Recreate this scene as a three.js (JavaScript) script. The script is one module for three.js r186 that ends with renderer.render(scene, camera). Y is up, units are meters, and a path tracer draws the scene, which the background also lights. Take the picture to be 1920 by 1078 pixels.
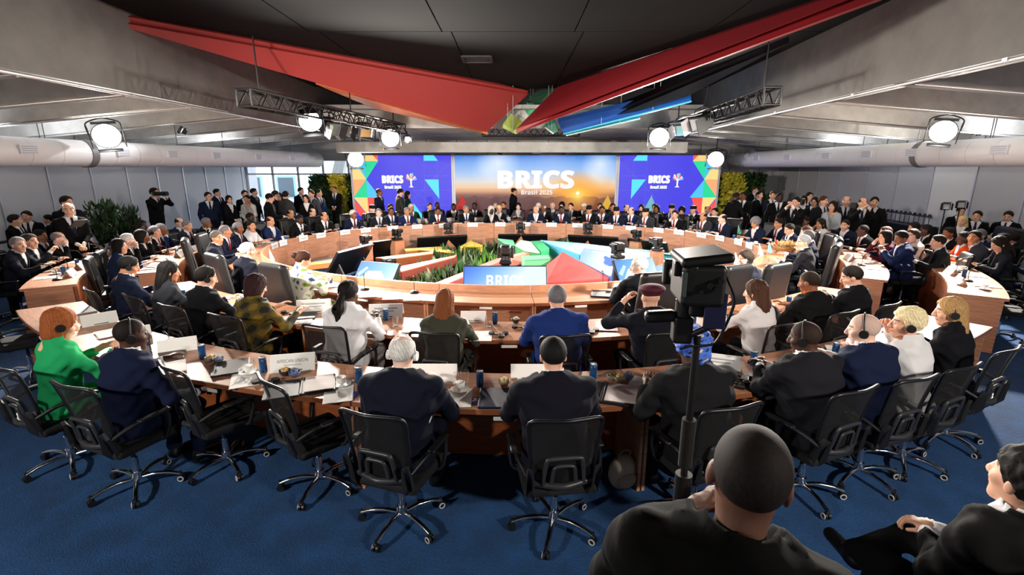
import * as THREE from 'three';
import { RoundedBoxGeometry } from 'three/addons/geometries/RoundedBoxGeometry.js';
import { mergeGeometries } from 'three/addons/utils/BufferGeometryUtils.js';
import { RectAreaLightUniformsLib } from 'three/addons/lights/RectAreaLightUniformsLib.js';

// ---------- camera, sky, exposure ----------
RectAreaLightUniformsLib.init();
const scene = new THREE.Scene();
const FOC = 911, PITCH = Math.atan(226 / FOC), EYE = 2.4;
const camera = new THREE.PerspectiveCamera(2 * Math.atan(539 / FOC) * 180 / Math.PI, 1920 / 1078, 0.05, 200);
camera.position.set(0, EYE, 0);
camera.rotation.set(-PITCH, 0, 0);
scene.background = new THREE.Color(0.75, 0.86, 1.0);          // daylight outside the glazed end of the hall
scene.backgroundIntensity = 5.0;
const renderer = new THREE.WebGLRenderer({ antialias: true });
renderer.toneMapping = THREE.LinearToneMapping;
renderer.toneMappingExposure = 1.0;
renderer.shadowMap.enabled = true;

// ---------- helpers ----------
function rng(seed) { let a = seed >>> 0; return () => { a = (a + 0x6D2B79F5) | 0; let t = Math.imul(a ^ (a >>> 15), 1 | a); t = (t + Math.imul(t ^ (t >>> 7), 61 | t)) ^ t; return ((t ^ (t >>> 14)) >>> 0) / 4294967296; }; }
const R0 = rng(20250706);
const V = (x, y, z) => new THREE.Vector3(x, y, z);
const ray = (px, py) => { const u = 539 - py, c = Math.cos(PITCH), s = Math.sin(PITCH); return [px - 960, FOC * c + u * s, -FOC * s + u * c]; };
function U(px, py, h) { const [l, f, v] = ray(px, py), t = (h - EYE) / v; return V(l * t, h, -f * t); }         // pixel -> point on the level plane at height h
function A(px, py, fwd) { const [l, f, v] = ray(px, py), t = fwd / f; return V(l * t, EYE + v * t, -fwd); }       // pixel -> point on the upright plane fwd metres ahead
function proj(p) { const v = p.y - EYE, z = -p.z, c = Math.cos(PITCH), s = Math.sin(PITCH), d = z * c - v * s, u = z * s + v * c; return [960 + FOC * p.x / d, 539 - FOC * u / d]; }
const taken = {};
function numbered(n) { const k = (taken[n] = (taken[n] ?? -1) + 1); return k ? `${n}_${String(k).padStart(3, '0')}` : n; }
function thing(name, label, category, pos = [0, 0, 0], turn = 0, group) {
  const o = new THREE.Group(); o.name = numbered(name); scene.add(o);
  o.position.set(pos[0], pos[1], pos[2]); o.rotation.y = turn; o.userData = { label, category };
  if (group) o.userData.group = group;
  return o;
}
function part(name, geo, mat, parent) { const m = new THREE.Mesh(geo, mat); m.name = name; m.castShadow = m.receiveShadow = true; parent.add(m); return m; }
function solo(name, label, category, geo, mat, pos = [0, 0, 0], turn = 0, group) {
  const m = part(numbered(name), geo, mat, scene); m.position.set(pos[0], pos[1], pos[2]); m.rotation.y = turn; m.userData = { label, category };
  if (group) m.userData.group = group;
  return m;
}
function struct(name, geo, mat) { const m = part(name, geo, mat, scene); m.userData = { kind: 'structure', label: name.replace(/_/g, ' ') + ' of the conference hall', category: 'structure' }; return m; }
function structGroup(name, label) { const o = new THREE.Group(); o.name = name; o.userData = { kind: 'structure', label, category: 'structure' }; scene.add(o); return o; }
function copy(src, pos, turn, label, group, scale) {
  const c = src.clone(); c.name = numbered(src.name.replace(/_\d{3}$/, '')); scene.add(c); c.position.set(pos[0], pos[1], pos[2]); c.rotation.y = turn;
  c.userData = { ...src.userData }; if (label) c.userData.label = label; if (group) c.userData.group = group; if (scale) c.scale.setScalar(scale);
  return c;
}
function mg(list) {
  const l = list.map(g => { let h = g.index ? g.toNonIndexed() : g; const o = new THREE.BufferGeometry(); o.setAttribute('position', h.attributes.position); if (!h.attributes.normal) h.computeVertexNormals(); o.setAttribute('normal', h.attributes.normal); o.setAttribute('uv', h.attributes.uv ?? new THREE.BufferAttribute(new Float32Array(h.attributes.position.count * 2), 2)); return o; });
  return mergeGeometries(l);
}
const bx = (w, h, d, x = 0, y = 0, z = 0) => new THREE.BoxGeometry(w, h, d).translate(x, y, z);
const rb = (w, h, d, r, x = 0, y = 0, z = 0, s = 2) => new RoundedBoxGeometry(w, h, d, s, r).translate(x, y, z);
const cy = (r0, r1, h, x = 0, y = 0, z = 0, n = 16) => new THREE.CylinderGeometry(r1, r0, h, n).translate(x, y, z);   // r0 at the foot
function bar(a, b, r, r2 = r, n = 8) {           // round bar between two points
  const A3 = V(...a), B3 = V(...b), d = B3.clone().sub(A3), g = new THREE.CylinderGeometry(r2, r, d.length(), n);
  g.applyQuaternion(new THREE.Quaternion().setFromUnitVectors(V(0, 1, 0), d.clone().normalize())); const m = A3.add(B3).multiplyScalar(.5); return g.translate(m.x, m.y, m.z);
}
function tube(pts, r, seg = 20, n = 6, closed = false) { return new THREE.TubeGeometry(new THREE.CatmullRomCurve3(pts.map(p => V(...p)), closed, 'catmullrom', .3), seg, r, n, closed); }
function lathe(pts, n = 20) { return new THREE.LatheGeometry(pts.map(p => new THREE.Vector2(p[0], p[1])), n); }
function slab(pts, off) {                        // flat polygon in space given a thickness (off = vector)
  const n = pts.length, P = [], I = []; for (const p of pts) P.push(p.x, p.y, p.z); for (const p of pts) P.push(p.x + off.x, p.y + off.y, p.z + off.z);
  for (let i = 1; i < n - 1; i++) { I.push(0, i, i + 1, n, n + i + 1, n + i); }
  for (let i = 0; i < n; i++) { const j = (i + 1) % n; I.push(i, n + i, j, j, n + i, n + j); }
  const g = new THREE.BufferGeometry(); g.setAttribute('position', new THREE.Float32BufferAttribute(P, 3)); g.setIndex(I); const h = g.toNonIndexed(); h.computeVertexNormals(); return h;
}
const mats = {};
function M(hex, rough = .7, metal = 0, extra) {
  const k = hex + '|' + rough + '|' + metal + '|' + (extra ? JSON.stringify(extra) : '');
  if (!mats[k]) mats[k] = new THREE.MeshPhysicalMaterial({ color: new THREE.Color(hex), roughness: rough, metalness: metal, side: THREE.DoubleSide, ...(extra || {}) });
  return mats[k];
}
function canvasTex(w, h, draw) { const c = document.createElement('canvas'); c.width = w; c.height = h; const g = c.getContext('2d'); draw(g, w, h); const t = new THREE.CanvasTexture(c); t.colorSpace = THREE.SRGBColorSpace; t.magFilter = THREE.LinearFilter; t.anisotropy = 8; return t; }
function noiseTex(n, fn, srgb = true) {         // computed tile; fn(u, v) -> [r,g,b] 0..255
  const d = new Uint8Array(n * n * 4); for (let j = 0; j < n; j++) for (let i = 0; i < n; i++) { const c = fn(i / n, j / n, i, j), k = (j * n + i) * 4; d[k] = c[0]; d[k + 1] = c[1]; d[k + 2] = c[2]; d[k + 3] = 255; }
  const t = new THREE.DataTexture(d, n, n); t.wrapS = t.wrapT = THREE.RepeatWrapping; t.magFilter = THREE.LinearFilter; t.minFilter = THREE.LinearFilter; if (srgb) t.colorSpace = THREE.SRGBColorSpace; t.needsUpdate = true; return t;
}
const CZ = -10.2;                                 // middle of the ring of tables
const sg = Math.sign;
// ---------- the hall ----------
const grain = (f, a) => { const r = rng(f * 977 + 3), N = 64, g = new Float32Array(N * N); for (let i = 0; i < g.length; i++) g[i] = r(); return (u, v) => { let s = 0, w = 1, t = 0; for (let o = 1; o <= 8; o *= 2) { const x = u * f * o, y = v * f * o, n = f * o % N || N, i = Math.floor(x), j = Math.floor(y), fx = x - i, fy = y - j, q = (a_, b_) => g[((a_ % n + n) % n % N) + ((b_ % n + n) % n % N) * N], sx = fx * fx * (3 - 2 * fx), sy = fy * fy * (3 - 2 * fy); s += w * ((q(i, j) * (1 - sx) + q(i + 1, j) * sx) * (1 - sy) + (q(i, j + 1) * (1 - sx) + q(i + 1, j + 1) * sx) * sy); t += w; w *= .55; } return (s / t - .5) * a; }; };
const gA = grain(8, 1), gB = grain(16, 1);
const carpetTex = noiseTex(512, (u, v, i, j) => { const n = 1 + gA(u, v) * .35 + (R0() - .5) * .45; return [24 * n, 66 * n, 112 * n]; }); carpetTex.repeat.set(1, 1);
const carpetBump = noiseTex(256, () => { const c = R0() * 255; return [c, c, c]; }, false);
const carpetMat = new THREE.MeshStandardMaterial({ map: carpetTex, bumpMap: carpetBump, bumpScale: .004, roughness: .96 });
function uvPlan(g, s) { const p = g.attributes.position, n = g.attributes.normal, uv = new Float32Array(p.count * 2); for (let i = 0; i < p.count; i++) { const ax = Math.abs(n.getX(i)), ay = Math.abs(n.getY(i)), az = Math.abs(n.getZ(i)); let a, b; if (ay >= ax && ay >= az) { a = p.getX(i); b = p.getZ(i); } else if (ax > az) { a = p.getZ(i); b = p.getY(i); } else { a = p.getX(i); b = p.getY(i); } uv[i * 2] = a / s; uv[i * 2 + 1] = b / s; } g.setAttribute('uv', new THREE.BufferAttribute(uv, 2)); return g; }
const floor = struct('floor', uvPlan(bx(24.4, .2, 27, 0, -.1, -9), 1.3), carpetMat); floor.userData.label = 'deep blue carpet floor';
// carpet seams
const WX = 11.5, BACK = -21.5;
const concTex = noiseTex(512, (u, v) => { const n = 1 + gA(u, v) * .16 + gB(u, v) * .1 + (R0() - .5) * .03; return [182 * n, 181 * n, 177 * n]; });
const concrete = new THREE.MeshStandardMaterial({ map: concTex, roughness: .85 });
const wallPaint = M('#c2c2c4', .6), wallGap = M('#6d6e72', .7), aluminium = M('#c9cbd0', .35, .6);
// side walls: upright boards between aluminium posts, each board and post its own piece
for (const sd of [-1, 1]) {
  const w = structGroup(sd < 0 ? 'wall_left' : 'wall_right', sd < 0 ? 'grey panelled side wall behind the potted plants' : 'grey panelled side wall behind the press crowd');
  part('wall_core', bx(.2, 4.6, 25, sd * (WX + .16), 2.3, -9.2), wallGap, w);
  for (let k = 0; k < 20; k++) {
    const z = 2.9 - 1.27 * k, col = sd > 0 && k === 12;
    part('panel', rb(.05, 4.3, 1.235, .008, sd * (WX + .03), 2.16, z - .635), col ? M('#e4e4e2', .6) : wallPaint, w);
    part('post', rb(.035, 4.3, .03, .006, sd * (WX - .005), 2.16, z), aluminium, w);
  }
  part('skirting', bx(.03, .12, 24, sd * (WX - .01), .06, -9.3), M('#8f9093', .6), w);
}
struct('baseboard_left', bx(.02, .02, 24, -WX + .05, .13, -9.3), aluminium);
const backWall = structGroup('wall_back', 'grey end wall behind the screens');
part('wall_core', bx(17.2, 4.6, .2, 4.4 - .6, 2.3, BACK - .16), wallGap, backWall);
for (let k = 0; k < 13; k++) part('panel', rb(1.27, 4.3, .05, .008, -4.3 + 1.3 * k, 2.16, BACK - .03), wallPaint, backWall);
part('lintel', bx(7, 2.0, .2, -8.2, 3.65, BACK - .16), concrete, backWall);
const rearWall = struct('wall_front', bx(24.4, 4.8, .2, 0, 2.4, 3.4), M('#4c4d52', .8)); rearWall.userData.label = 'dark end wall behind the press riser';
// glazed end with the building opposite
const gl = structGroup('window_1', 'tall glazed window bays beside the living green wall');
const glassMat = new THREE.MeshPhysicalMaterial({ color: 0xffffff, transmission: 1, roughness: .02, thickness: 0, ior: 1.45 });
for (let k = 0; k < 6; k++) { part('mullion', rb(.09, 2.7, .1, .01, -11.45 + k * 1.1, 1.35, BACK - .1), M('#d7dde2', .5), gl); if (k < 5) { part('pane', bx(1.0, 2.6, .012, -10.9 + k * 1.1, 1.35, BACK - .12), glassMat, gl); } }
part('transom', rb(5.6, .07, .1, .01, -8.7, 2.1, BACK - .1), M('#d7dde2', .5), gl); part('sill', rb(5.6, .1, .16, .01, -8.7, .05, BACK - .1), M('#8f9296', .6), gl);
const opp = thing('opposite_building', 'pale building with blue-framed windows seen through the glazed bays', 'building', [-10.5, 0, -33]);
part('facade', bx(16, 9, .4, 0, 4.5, 0), M('#f4f7fa', .8), opp);
for (let i = 0; i < 7; i++) for (let j = 0; j < 3; j++) { const w = part('window', rb(1.25, 1.5, .12, .02, -6.6 + i * 2.2, 1.1 + j * 2.5, .22), M('#7fb0d8', .5), opp); part('pane', bx(1.0, 1.25, .05, -6.6 + i * 2.2, 1.1 + j * 2.5, .28), M('#34424e', .15), w); }
for (const [x, t] of [[-12.6, .32], [-9.2, -.32]]) { const g = bx(.5, 4.6, .5, 0, 2.2, 0); g.rotateZ(t); solo('slanted_column', t > 0 ? 'pale slanted concrete column outside the glazing leaning towards the hall wall' : 'pale slanted concrete column outside the glazing leaning towards the green wall', 'column', g, concrete, [x, 0, -24.5], 0, 'slanted columns outside'); }
const yard = struct('ground', bx(40, .2, 16, -8, -.1, -30.2), M('#a8a8a4', .9)); yard.userData.label = 'pale paved yard outside the glazing';

// ---------- ceiling ----------
const beamMat = new THREE.MeshStandardMaterial({ map: concTex, color: '#9a9896', roughness: .8 });
const beamGeo = (x0, z0, x1, z1, y0, y1, w) => uvPlan(slab([V(x0, y0, z0), V(x1, y0, z1), V(x1, y1, z1), V(x0, y1, z0)], V(w, 0, 0)), 2.2);
const bl = struct('ceiling_beam_left', beamGeo(-5.62, 3, -5.45, -21.3, 3.45, 4.6, -.34), beamMat); bl.userData.label = 'deep grey concrete beam above the emerald suit and the ring ends';
const brr = struct('ceiling_beam_right', beamGeo(4.45, 3, 5.75, -21.3, 3.45, 4.6, .34), beamMat); brr.userData.label = 'deep grey concrete beam on the side of the blue ceiling blade';
// metal conduit under each beam
for (const [a, b, l] of [[[-5.6, 3.415, 2], [-5.5, 3.415, -20], 'thin steel conduit under the beam by the orange blades'], [[4.5, 3.415, 2], [5.65, 3.415, -20], 'thin steel conduit under the beam by the blue blade']]) solo('conduit', l, 'conduit', mg([bar(a, b, .022), ...Array.from({ length: 10 }, (_, i) => bx(.07, .03, .05, a[0] + (b[0] - a[0]) * i / 9.2, 3.425, 2 - 22 * i / 9.2))]), M('#d6d6d6', .35, .7));
const soffit = structGroup('ceiling', 'dark suspended ceiling between the two beams');
const soffitMat = M('#070504', .95, 0, { specularIntensity: .3 }), soffitGap = M('#0b0a0a', .8);
part('ceiling_core', bx(10.9, .1, 17.8, -.1, 4.62, -5.6), soffitGap, soffit);
for (let i = 0; i < 5; i++) for (let j = 0; j < 6; j++) part('panel', bx(2.13, .03, 2.88, -4.36 + i * 2.15 + (j > 3 ? .15 : 0), 4.545, 1.5 - j * 2.9), soffitMat, soffit);
const vent = thing('ceiling_vent', 'dark square air vent in the black ceiling above the garden', 'vent', [-.7, 4.5, -10.6]);
part('vent_frame', mg([bx(.56, .03, .05, 0, 0, .28), bx(.56, .03, .05, 0, 0, -.28), bx(.05, .03, .56, .28, 0, 0), bx(.05, .03, .56, -.28, 0, 0)]), M('#1c1a1a', .6), vent);
for (let k = 0; k < 6; k++) part('slat', bx(.5, .01, .06, 0, .008, -.22 + k * .088).rotateX(.0), M('#050505', .7), vent);
const slabC = structGroup('ceiling_slab', 'white ribbed concrete ceiling beyond the beams');
part('slab_core', bx(24.4, .25, 27, 0, 4.85, -9), concrete, slabC);
for (const sd of [-1, 1]) {
  part('coffer', bx(5.5, .12, 25, sd * 8.85, 4.2, -9.2), concrete, slabC);
  const zs = sd < 0 ? [-.6, 1.4, -2.4, -4.4, -6.1, -7.78, -9.3, -11.2, -13.3, -15.2, -17.1, -19] : [1.2, -.8, -2.7, -4.7, -6.7, -8.5, -10.6, -12.7, -14.7, -16.6, -18.4, -20];
  for (const z of zs) {
    const xi = sd < 0 ? -5.9 : 5.0 + (z + 6) * -.053; const g = slab([V(xi, 3.47, z), V(sd * 11.45, 2.98, z), V(sd * 11.45, 4.16, z), V(xi, 4.16, z)], V(0, 0, -.26));
    part('rib', uvPlan(g, 1.7), concrete, slabC);
    part('rail', mg([bar([xi, 3.45, z - .13], [sd * 11.4, 2.965, z - .13], .018)]), M('#e3e3e3', .4, .5), slabC);
  }
}
for (let k = 0; k < 9; k++) part('cross_rib', uvPlan(bx(11.4, .5, .16, 0, 3.74, -14.9 - k * .75), 1.7), concrete, slabC);
part('far_slab', uvPlan(bx(11.3, .1, 7, 0, 4.05, -18), 1.7), concrete, slabC);
struct('ceiling_cross_beam', uvPlan(bx(11.4, .32, .4, 0, 3.02, -16.6), 2), concrete).userData.label = 'pale concrete cross beam above the screens';
part('ceiling_stub_beam', uvPlan(bx(.3, .24, 4.6, .9, 3.0, -19), 2), concrete, scene).userData = { label: 'short concrete stub beam between the two warm spotlights', category: 'beam', kind: 'structure' };

// ---------- coloured ceiling blades ----------
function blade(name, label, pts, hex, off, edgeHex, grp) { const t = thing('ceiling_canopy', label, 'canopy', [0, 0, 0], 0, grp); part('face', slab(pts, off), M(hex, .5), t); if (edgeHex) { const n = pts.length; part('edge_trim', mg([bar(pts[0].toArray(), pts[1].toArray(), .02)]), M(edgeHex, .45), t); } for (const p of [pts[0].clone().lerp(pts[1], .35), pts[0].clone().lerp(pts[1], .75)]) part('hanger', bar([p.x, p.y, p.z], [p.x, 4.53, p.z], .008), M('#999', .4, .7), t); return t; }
const up = V(0, .1, -.03);
blade('ceiling_blade', 'large matte red triangular ceiling blade pointing at the concrete beam', [A(168, 32, 7.4), A(912, 248, 14.2), A(990, 177, 14.4), A(640, 92, 10.6)], '#92302d', up, null, 'coloured ceiling blades');
blade('ceiling_blade', 'long narrow red ceiling blade running towards the camera position over the blue blade', [A(1830, -70, 5.3), A(1655, 0, 6.7), A(968, 250, 13.6), A(1045, 172, 14), A(1580, 0, 6.8), A(1790, -75, 5.3)], '#96222a', V(0, .12, 0), null, 'coloured ceiling blades').children[0].userData = {};
blade('ceiling_blade', 'long pale orange ceiling blade along the lower edge of the red triangle', [A(592, 158, 12), A(700, 203, 13.2), A(914, 251, 14.6), A(905, 240, 14.7), A(640, 160, 12.3)], '#e2864c', up, null, 'coloured ceiling blades');
blade('ceiling_blade', 'short pale orange ceiling blade shaped like a tooth beside the lighting truss', [A(660, 187, 13), A(756, 216, 14.2), A(914, 252, 15.2), A(760, 205, 14.6)], '#eaa268', up, null, 'coloured ceiling blades');
blade('ceiling_blade', 'bright blue ceiling blade with cyan lower edge', [A(1057, 251, 13.8), A(1296, 190, 10.8), A(1292, 172, 10.9), A(1046, 229, 13.9)], '#1a55ad', up, '#57c6e2', 'coloured ceiling blades');
blade('ceiling_blade', 'teal strip blade under the blue ceiling blade', [A(1062, 254, 14), A(1200, 222, 12.4), A(1200, 214, 12.4), A(1057, 246, 14)], '#1b8f92', up, '#d9eceb', 'coloured ceiling blades');
blade('ceiling_blade', 'small lime green ceiling blade between the two red ones', [A(943, 240, 14.1), A(968, 252, 14), A(985, 238, 14.2), A(958, 219, 14.4)], '#9cb457', up, null, 'coloured ceiling blades');
blade('ceiling_blade', 'dark green ceiling blade in the notch above the lime blade', [A(990, 186, 14.6), A(1002, 196, 14.7), A(1030, 190, 14.8), A(1036, 172, 14.8)], '#1e4634', up, null, 'coloured ceiling blades');
blade('ceiling_blade', 'mid green ceiling blade hanging behind the narrow red blade', [A(980, 200, 14.8), A(992, 218, 14.8), A(1012, 215, 14.8), A(1000, 200, 14.8)], '#2c9465', up, null, 'coloured ceiling blades');
blade('ceiling_blade', 'deep green ceiling blade with pale rim beside the blue blade', [A(1022, 239, 14), A(1038, 251, 14), A(1046, 246, 14), A(1040, 230, 14)], '#126a50', up, '#d5e6dc', 'coloured ceiling blades');
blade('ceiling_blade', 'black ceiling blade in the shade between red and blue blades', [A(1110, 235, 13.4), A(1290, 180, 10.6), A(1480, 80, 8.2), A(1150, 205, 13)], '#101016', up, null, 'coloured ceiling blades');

// ---------- air ducts ----------
const ductMat = M('#eeeef0', .45);
function duct(a, b, label, rings) {
  const t = thing('air_duct', label, 'duct'), A3 = V(...a), B3 = V(...b), d = B3.clone().sub(A3), L = d.length(), q = new THREE.Quaternion().setFromUnitVectors(V(0, 1, 0), d.clone().normalize()), n = 26;
  for (let i = 0; i < n; i++) { const c = A3.clone().lerp(B3, (i + .5) / n), g = new THREE.CylinderGeometry(.275, .275, L / n - .006, 28, 1, false).applyQuaternion(q).translate(c.x, c.y, c.z); part('duct_section', g, ductMat, t); }
  for (const f of rings) { const c = A3.clone().lerp(B3, f); part('coupling_ring', new THREE.CylinderGeometry(.292, .292, .14, 28).applyQuaternion(q).translate(c.x, c.y, c.z), M('#77787c', .5), t); }
  for (const f of [.24, .3, .43, .52, .62, .74, .86]) { const c = A3.clone().lerp(B3, f), s = a[0] < 0 ? 1 : -1; const g = part('grille', rb(.05, .17, .36, .006, c.x + s * .27, c.y + .04, c.z), M('#eceef0', .5), t); part('grille_slots', mg([0, 1, 2, 3].map(k => bx(.012, .018, .3, c.x + s * .296, c.y - .02 + k * .038, c.z))), M('#b5bccb', .5), g); }
  for (let k = 1; k < 9; k++) { const c = A3.clone().lerp(B3, k / 9); part('hanger', bar([c.x, c.y + .26, c.z], [c.x, 4.14, c.z], .009), M('#555', .4, .6), t); }
}
duct([-10.15, 2.69, -5.2], [-7.6, 2.66, -19.6], 'long white round air duct in front of the potted plants', [.39]);
duct([9.85, 2.69, -5.2], [8.75, 2.66, -19.8], 'long white round air duct above the press crowd', [.43]);
// ---------- stage lamps ----------
const lampGlow = new THREE.MeshStandardMaterial({ color: 0xffffff, emissive: 0xffffff, emissiveIntensity: 14, roughness: .4 });
const warmGlow = new THREE.MeshStandardMaterial({ color: 0xffffff, emissive: 0xffe9a8, emissiveIntensity: 7, roughness: .4 });
const black = M('#070708', .5), steel = M('#8d8f94', .35, .8);
function lamp(label, pos, aim, r, power, glow = lampGlow, angle = 1.15, col = 0xfff6ea, held) {
  const t = thing('stage_lamp', label, 'lamp', [pos.x, pos.y, pos.z]); const d = V(...aim).sub(pos).normalize(), q = new THREE.Quaternion().setFromUnitVectors(V(0, 0, 1), d);
  const put = (n, g, m) => { const k = part(n, g, m, t); k.quaternion.copy(q); return k; };
  put('housing', lathe([[.001, -1.5 * r], [r * .7, -1.5 * r], [r * .8, -1.3 * r], [r * .92, -.2 * r], [r * 1.05, -.1 * r], [r * 1.05, 0]], 24).rotateX(Math.PI / 2), black);
  put('lens', new THREE.SphereGeometry(r, 24, 10, 0, 6.2832, 0, .9).scale(1.25, .45, 1.25).rotateX(Math.PI / 2).translate(0, 0, -r * .28), glow);
  for (const [a, b] of [[0, 1], [1, 0], [0, -1], [-1, 0]]) put('barn_door', bx(a ? .012 : r * 1.7, b ? .012 : r * 1.7, r * .8, a * r * 1.15, b * r * 1.15, .04 + r * .1).rotateZ(0), black);
  put('yoke', tube([[r * 1.15, 0, -.5 * r], [r * 1.15, r * 1.0, -.5 * r], [0, r * 1.4, -.5 * r], [-r * 1.15, r * 1.0, -.5 * r], [-r * 1.15, 0, -.5 * r]], .014, 24, 6), black);
  if (held) part('stem', bar([0, r * 1.2, 0], [held.x - pos.x, held.y - pos.y, held.z - pos.z], .018), black, t);
  const L = new THREE.SpotLight(col, power, 0, angle, .9, 2); L.position.copy(pos).addScaledVector(d, r * .4 + .06); L.target.position.set(...aim); L.castShadow = true; L.shadow.radius = r * 30; scene.add(L, L.target); return t;
}
const AIM = [0, .9, -10.5];
const P1 = 205;
lamp('round blazing lamp standing on the white duct by the potted plants', A(200, 255, 10.4), [-2.5, 0.7, -4], .24, P1, lampGlow, 1.0);
lamp('round blazing lamp standing on the white duct above the press crowd', A(1768, 247, 10.15), [2.6, 0.5, -4], .22, P1 * 1.9, lampGlow, 1.0);
lamp('blazing barn-door lamp under the truss beside the red triangle', A(582, 228, 10.4), [-2.5, .9, -7], .22, P1 * .7, lampGlow, .88, 0xfff6ea, A(575, 205, 10.4));
lamp('blazing twin lamp at the end of the truss below the orange blades', A(732, 259, 14), [-.6, .8, -4.5], .24, P1 * 1.8, lampGlow, .88, 0xfff6ea, A(725, 240, 14.1));
lamp('small lamp beside the twin lamp under the orange blades', A(764, 261, 14.2), [1, .9, -8], .08, 40, lampGlow, 1, 0xfff6ea, A(762, 246, 14.3));
lamp('blazing round lamp at the corner of the screen next to the yellow-green living wall', A(667, 299, 17.6), [-1, .9, -7], .27, P1 * .8, lampGlow, .88, 0xfff6ea, V(A(667, 299, 17.6).x, 3.44, -17.6));
lamp('blazing lamp at the end of the truss below the blue blade', A(1236, 258, 14), [.8, .8, -4.5], .26, P1 * 1.8, lampGlow, .88, 0xfff6ea, A(1245, 235, 14.1));
lamp('blazing round lamp at the screen corner beside the press crowd', A(1342, 299, 17.6), [1, .9, -7], .27, P1 * .8, lampGlow, .88, 0xfff6ea, V(A(1342, 299, 17.6).x, 4.14, -17.6));
lamp('small warm spotlight above the sunset screen near the sun side of the stub beam', A(1060, 282, 16.9), [1.2, 1.6, -18.6], .09, 12, warmGlow, .9, 0xffe9b8, A(1060, 270, 16.75));
lamp('small warm spotlight above the sunset screen over the first letters', A(939, 282, 16.9), [-.6, 1.6, -18.6], .09, 12, warmGlow, .9, 0xffe9b8, A(939, 270, 16.75));
lamp('tiny white lamp on the duct beside the blazing round lamp', A(1833, 247, 10.9), [9, 4, -12], .06, 14, lampGlow, 1.35);
lamp('tiny white lamp above the duct by the potted plants', A(342, 245, 11.6), [-8.6, 4, -11], .06, 14, lampGlow, 1.35, 0xffffff);
// two front lamps on the beams behind the camera position light the faces across the ring
lamp('front lamp on the concrete beam above the emerald suit', V(-5.0, 3.3, -4.2), [-.5, .7, -12], .18, 260, lampGlow, .8, 0xfff6ea, V(-5.58, 3.6, -4.2));
lamp('front lamp on the concrete beam above the seated listener', V(4.3, 3.3, -4), [.5, .7, -12], .18, 260, lampGlow, .8, 0xfff6ea, V(4.8, 3.6, -4));
lamp('rear lamp on the concrete beam behind the camera position by the panelled wall', V(-4.6, 3.35, .8), [-.8, .5, -6.5], .18, 70, lampGlow, .95, 0xfff6ea, V(-5.58, 3.6, .8));
lamp('rear lamp on the concrete beam behind the camera position by the press side', V(4.0, 3.35, .8), [1.2, .5, -6.5], .18, 70, lampGlow, .95, 0xfff6ea, V(4.65, 3.6, .8));
// work lights on top of the ducts that wash the ribbed ceiling
for (const [x, z, l] of [[-10.35, -6.5, 'linear uplight on the duct near the grey-haired man with glasses'], [-9.8, -9.6, 'linear uplight on the duct beside the round lamp'], [-8.9, -14.5, 'linear uplight on the duct towards the windows'], [10.15, -6.5, 'linear uplight on the duct above the black chairs'], [9.9, -9.4, 'linear uplight on the duct beside the tiny lamp'], [9.6, -14, 'linear uplight on the duct over the press cameras']]) {
  const t = thing('uplight_lamp', l, 'lamp', [x, 2.62, z]); part('tray', bx(.27, .05, 2.45, 0, 0, 0), M('#cfd2d6', .5), t); part('light_tube', new THREE.CylinderGeometry(.022, .022, 2.4, 10).rotateX(Math.PI / 2).translate(0, .05, 0), new THREE.MeshStandardMaterial({ color: 0xffffff, emissive: 0xf4f8ff, emissiveIntensity: 5 }), t);
  for (const e of [-1.05, 1.05]) part('bracket', bar([0, 0, e], [0, 1.5, e], .008), black, t);
  const L = new THREE.RectAreaLight(0xf6f9ff, 36, .25, 2.4); L.position.set(x, 2.7, z); L.lookAt(x, 6, z); scene.add(L);
}
// lighting trusses
function truss(label, a, b, half) {
  const t = thing('lighting_truss', label, 'truss'), A3 = a, B3 = b, d = B3.clone().sub(A3), L = d.length(), z = d.clone().normalize(), x = V(0, 1, 0).cross(z).normalize(), y = z.clone().cross(x), pt = (s, i, j) => A3.clone().addScaledVector(z, s * L).addScaledVector(x, i * half).addScaledVector(y, j * half).toArray();
  for (const [i, j] of [[1, 1], [1, -1], [-1, 1], [-1, -1]]) part('chord', bar(pt(0, i, j), pt(1, i, j), .022), black, t);
  const n = Math.round(L / (half * 1.7));
  for (let k = 0; k < n; k++) for (const [i0, j0, i1, j1] of [[1, -1, 1, 1], [-1, 1, -1, -1], [-1, 1, 1, 1], [1, -1, -1, -1]]) { const f = k % 2; part('brace', bar(pt(k / n, f ? i1 : i0, f ? j1 : j0), pt((k + 1) / n, f ? i0 : i1, f ? j0 : j1), .012, .012, 6), black, t); }
  for (const s of [.06, .55, .92]) part('hanger', bar(pt(s, 0, 1), [pt(s, 0, 1)[0], 4.5, pt(s, 0, 1)[2]], .014), black, t);
  for (const s of [0, 1]) part('end_frame', mg([bar(pt(s, 1, 1), pt(s, 1, -1), .02), bar(pt(s, -1, 1), pt(s, -1, -1), .02), bar(pt(s, 1, 1), pt(s, -1, 1), .02), bar(pt(s, 1, -1), pt(s, -1, -1), .02)]), black, t);
}
truss('black lighting truss hanging beside the red triangle and orange blades', A(458, 183, 8.4), A(752, 242, 14.6), .13);
truss('black lighting truss hanging beyond the blue blade', A(1448, 180, 8.2), A(1262, 240, 14.2), .13);
truss('short black truss across the hall above the screens', A(905, 247, 15.6), A(1086, 247, 15.6), .12);
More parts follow.
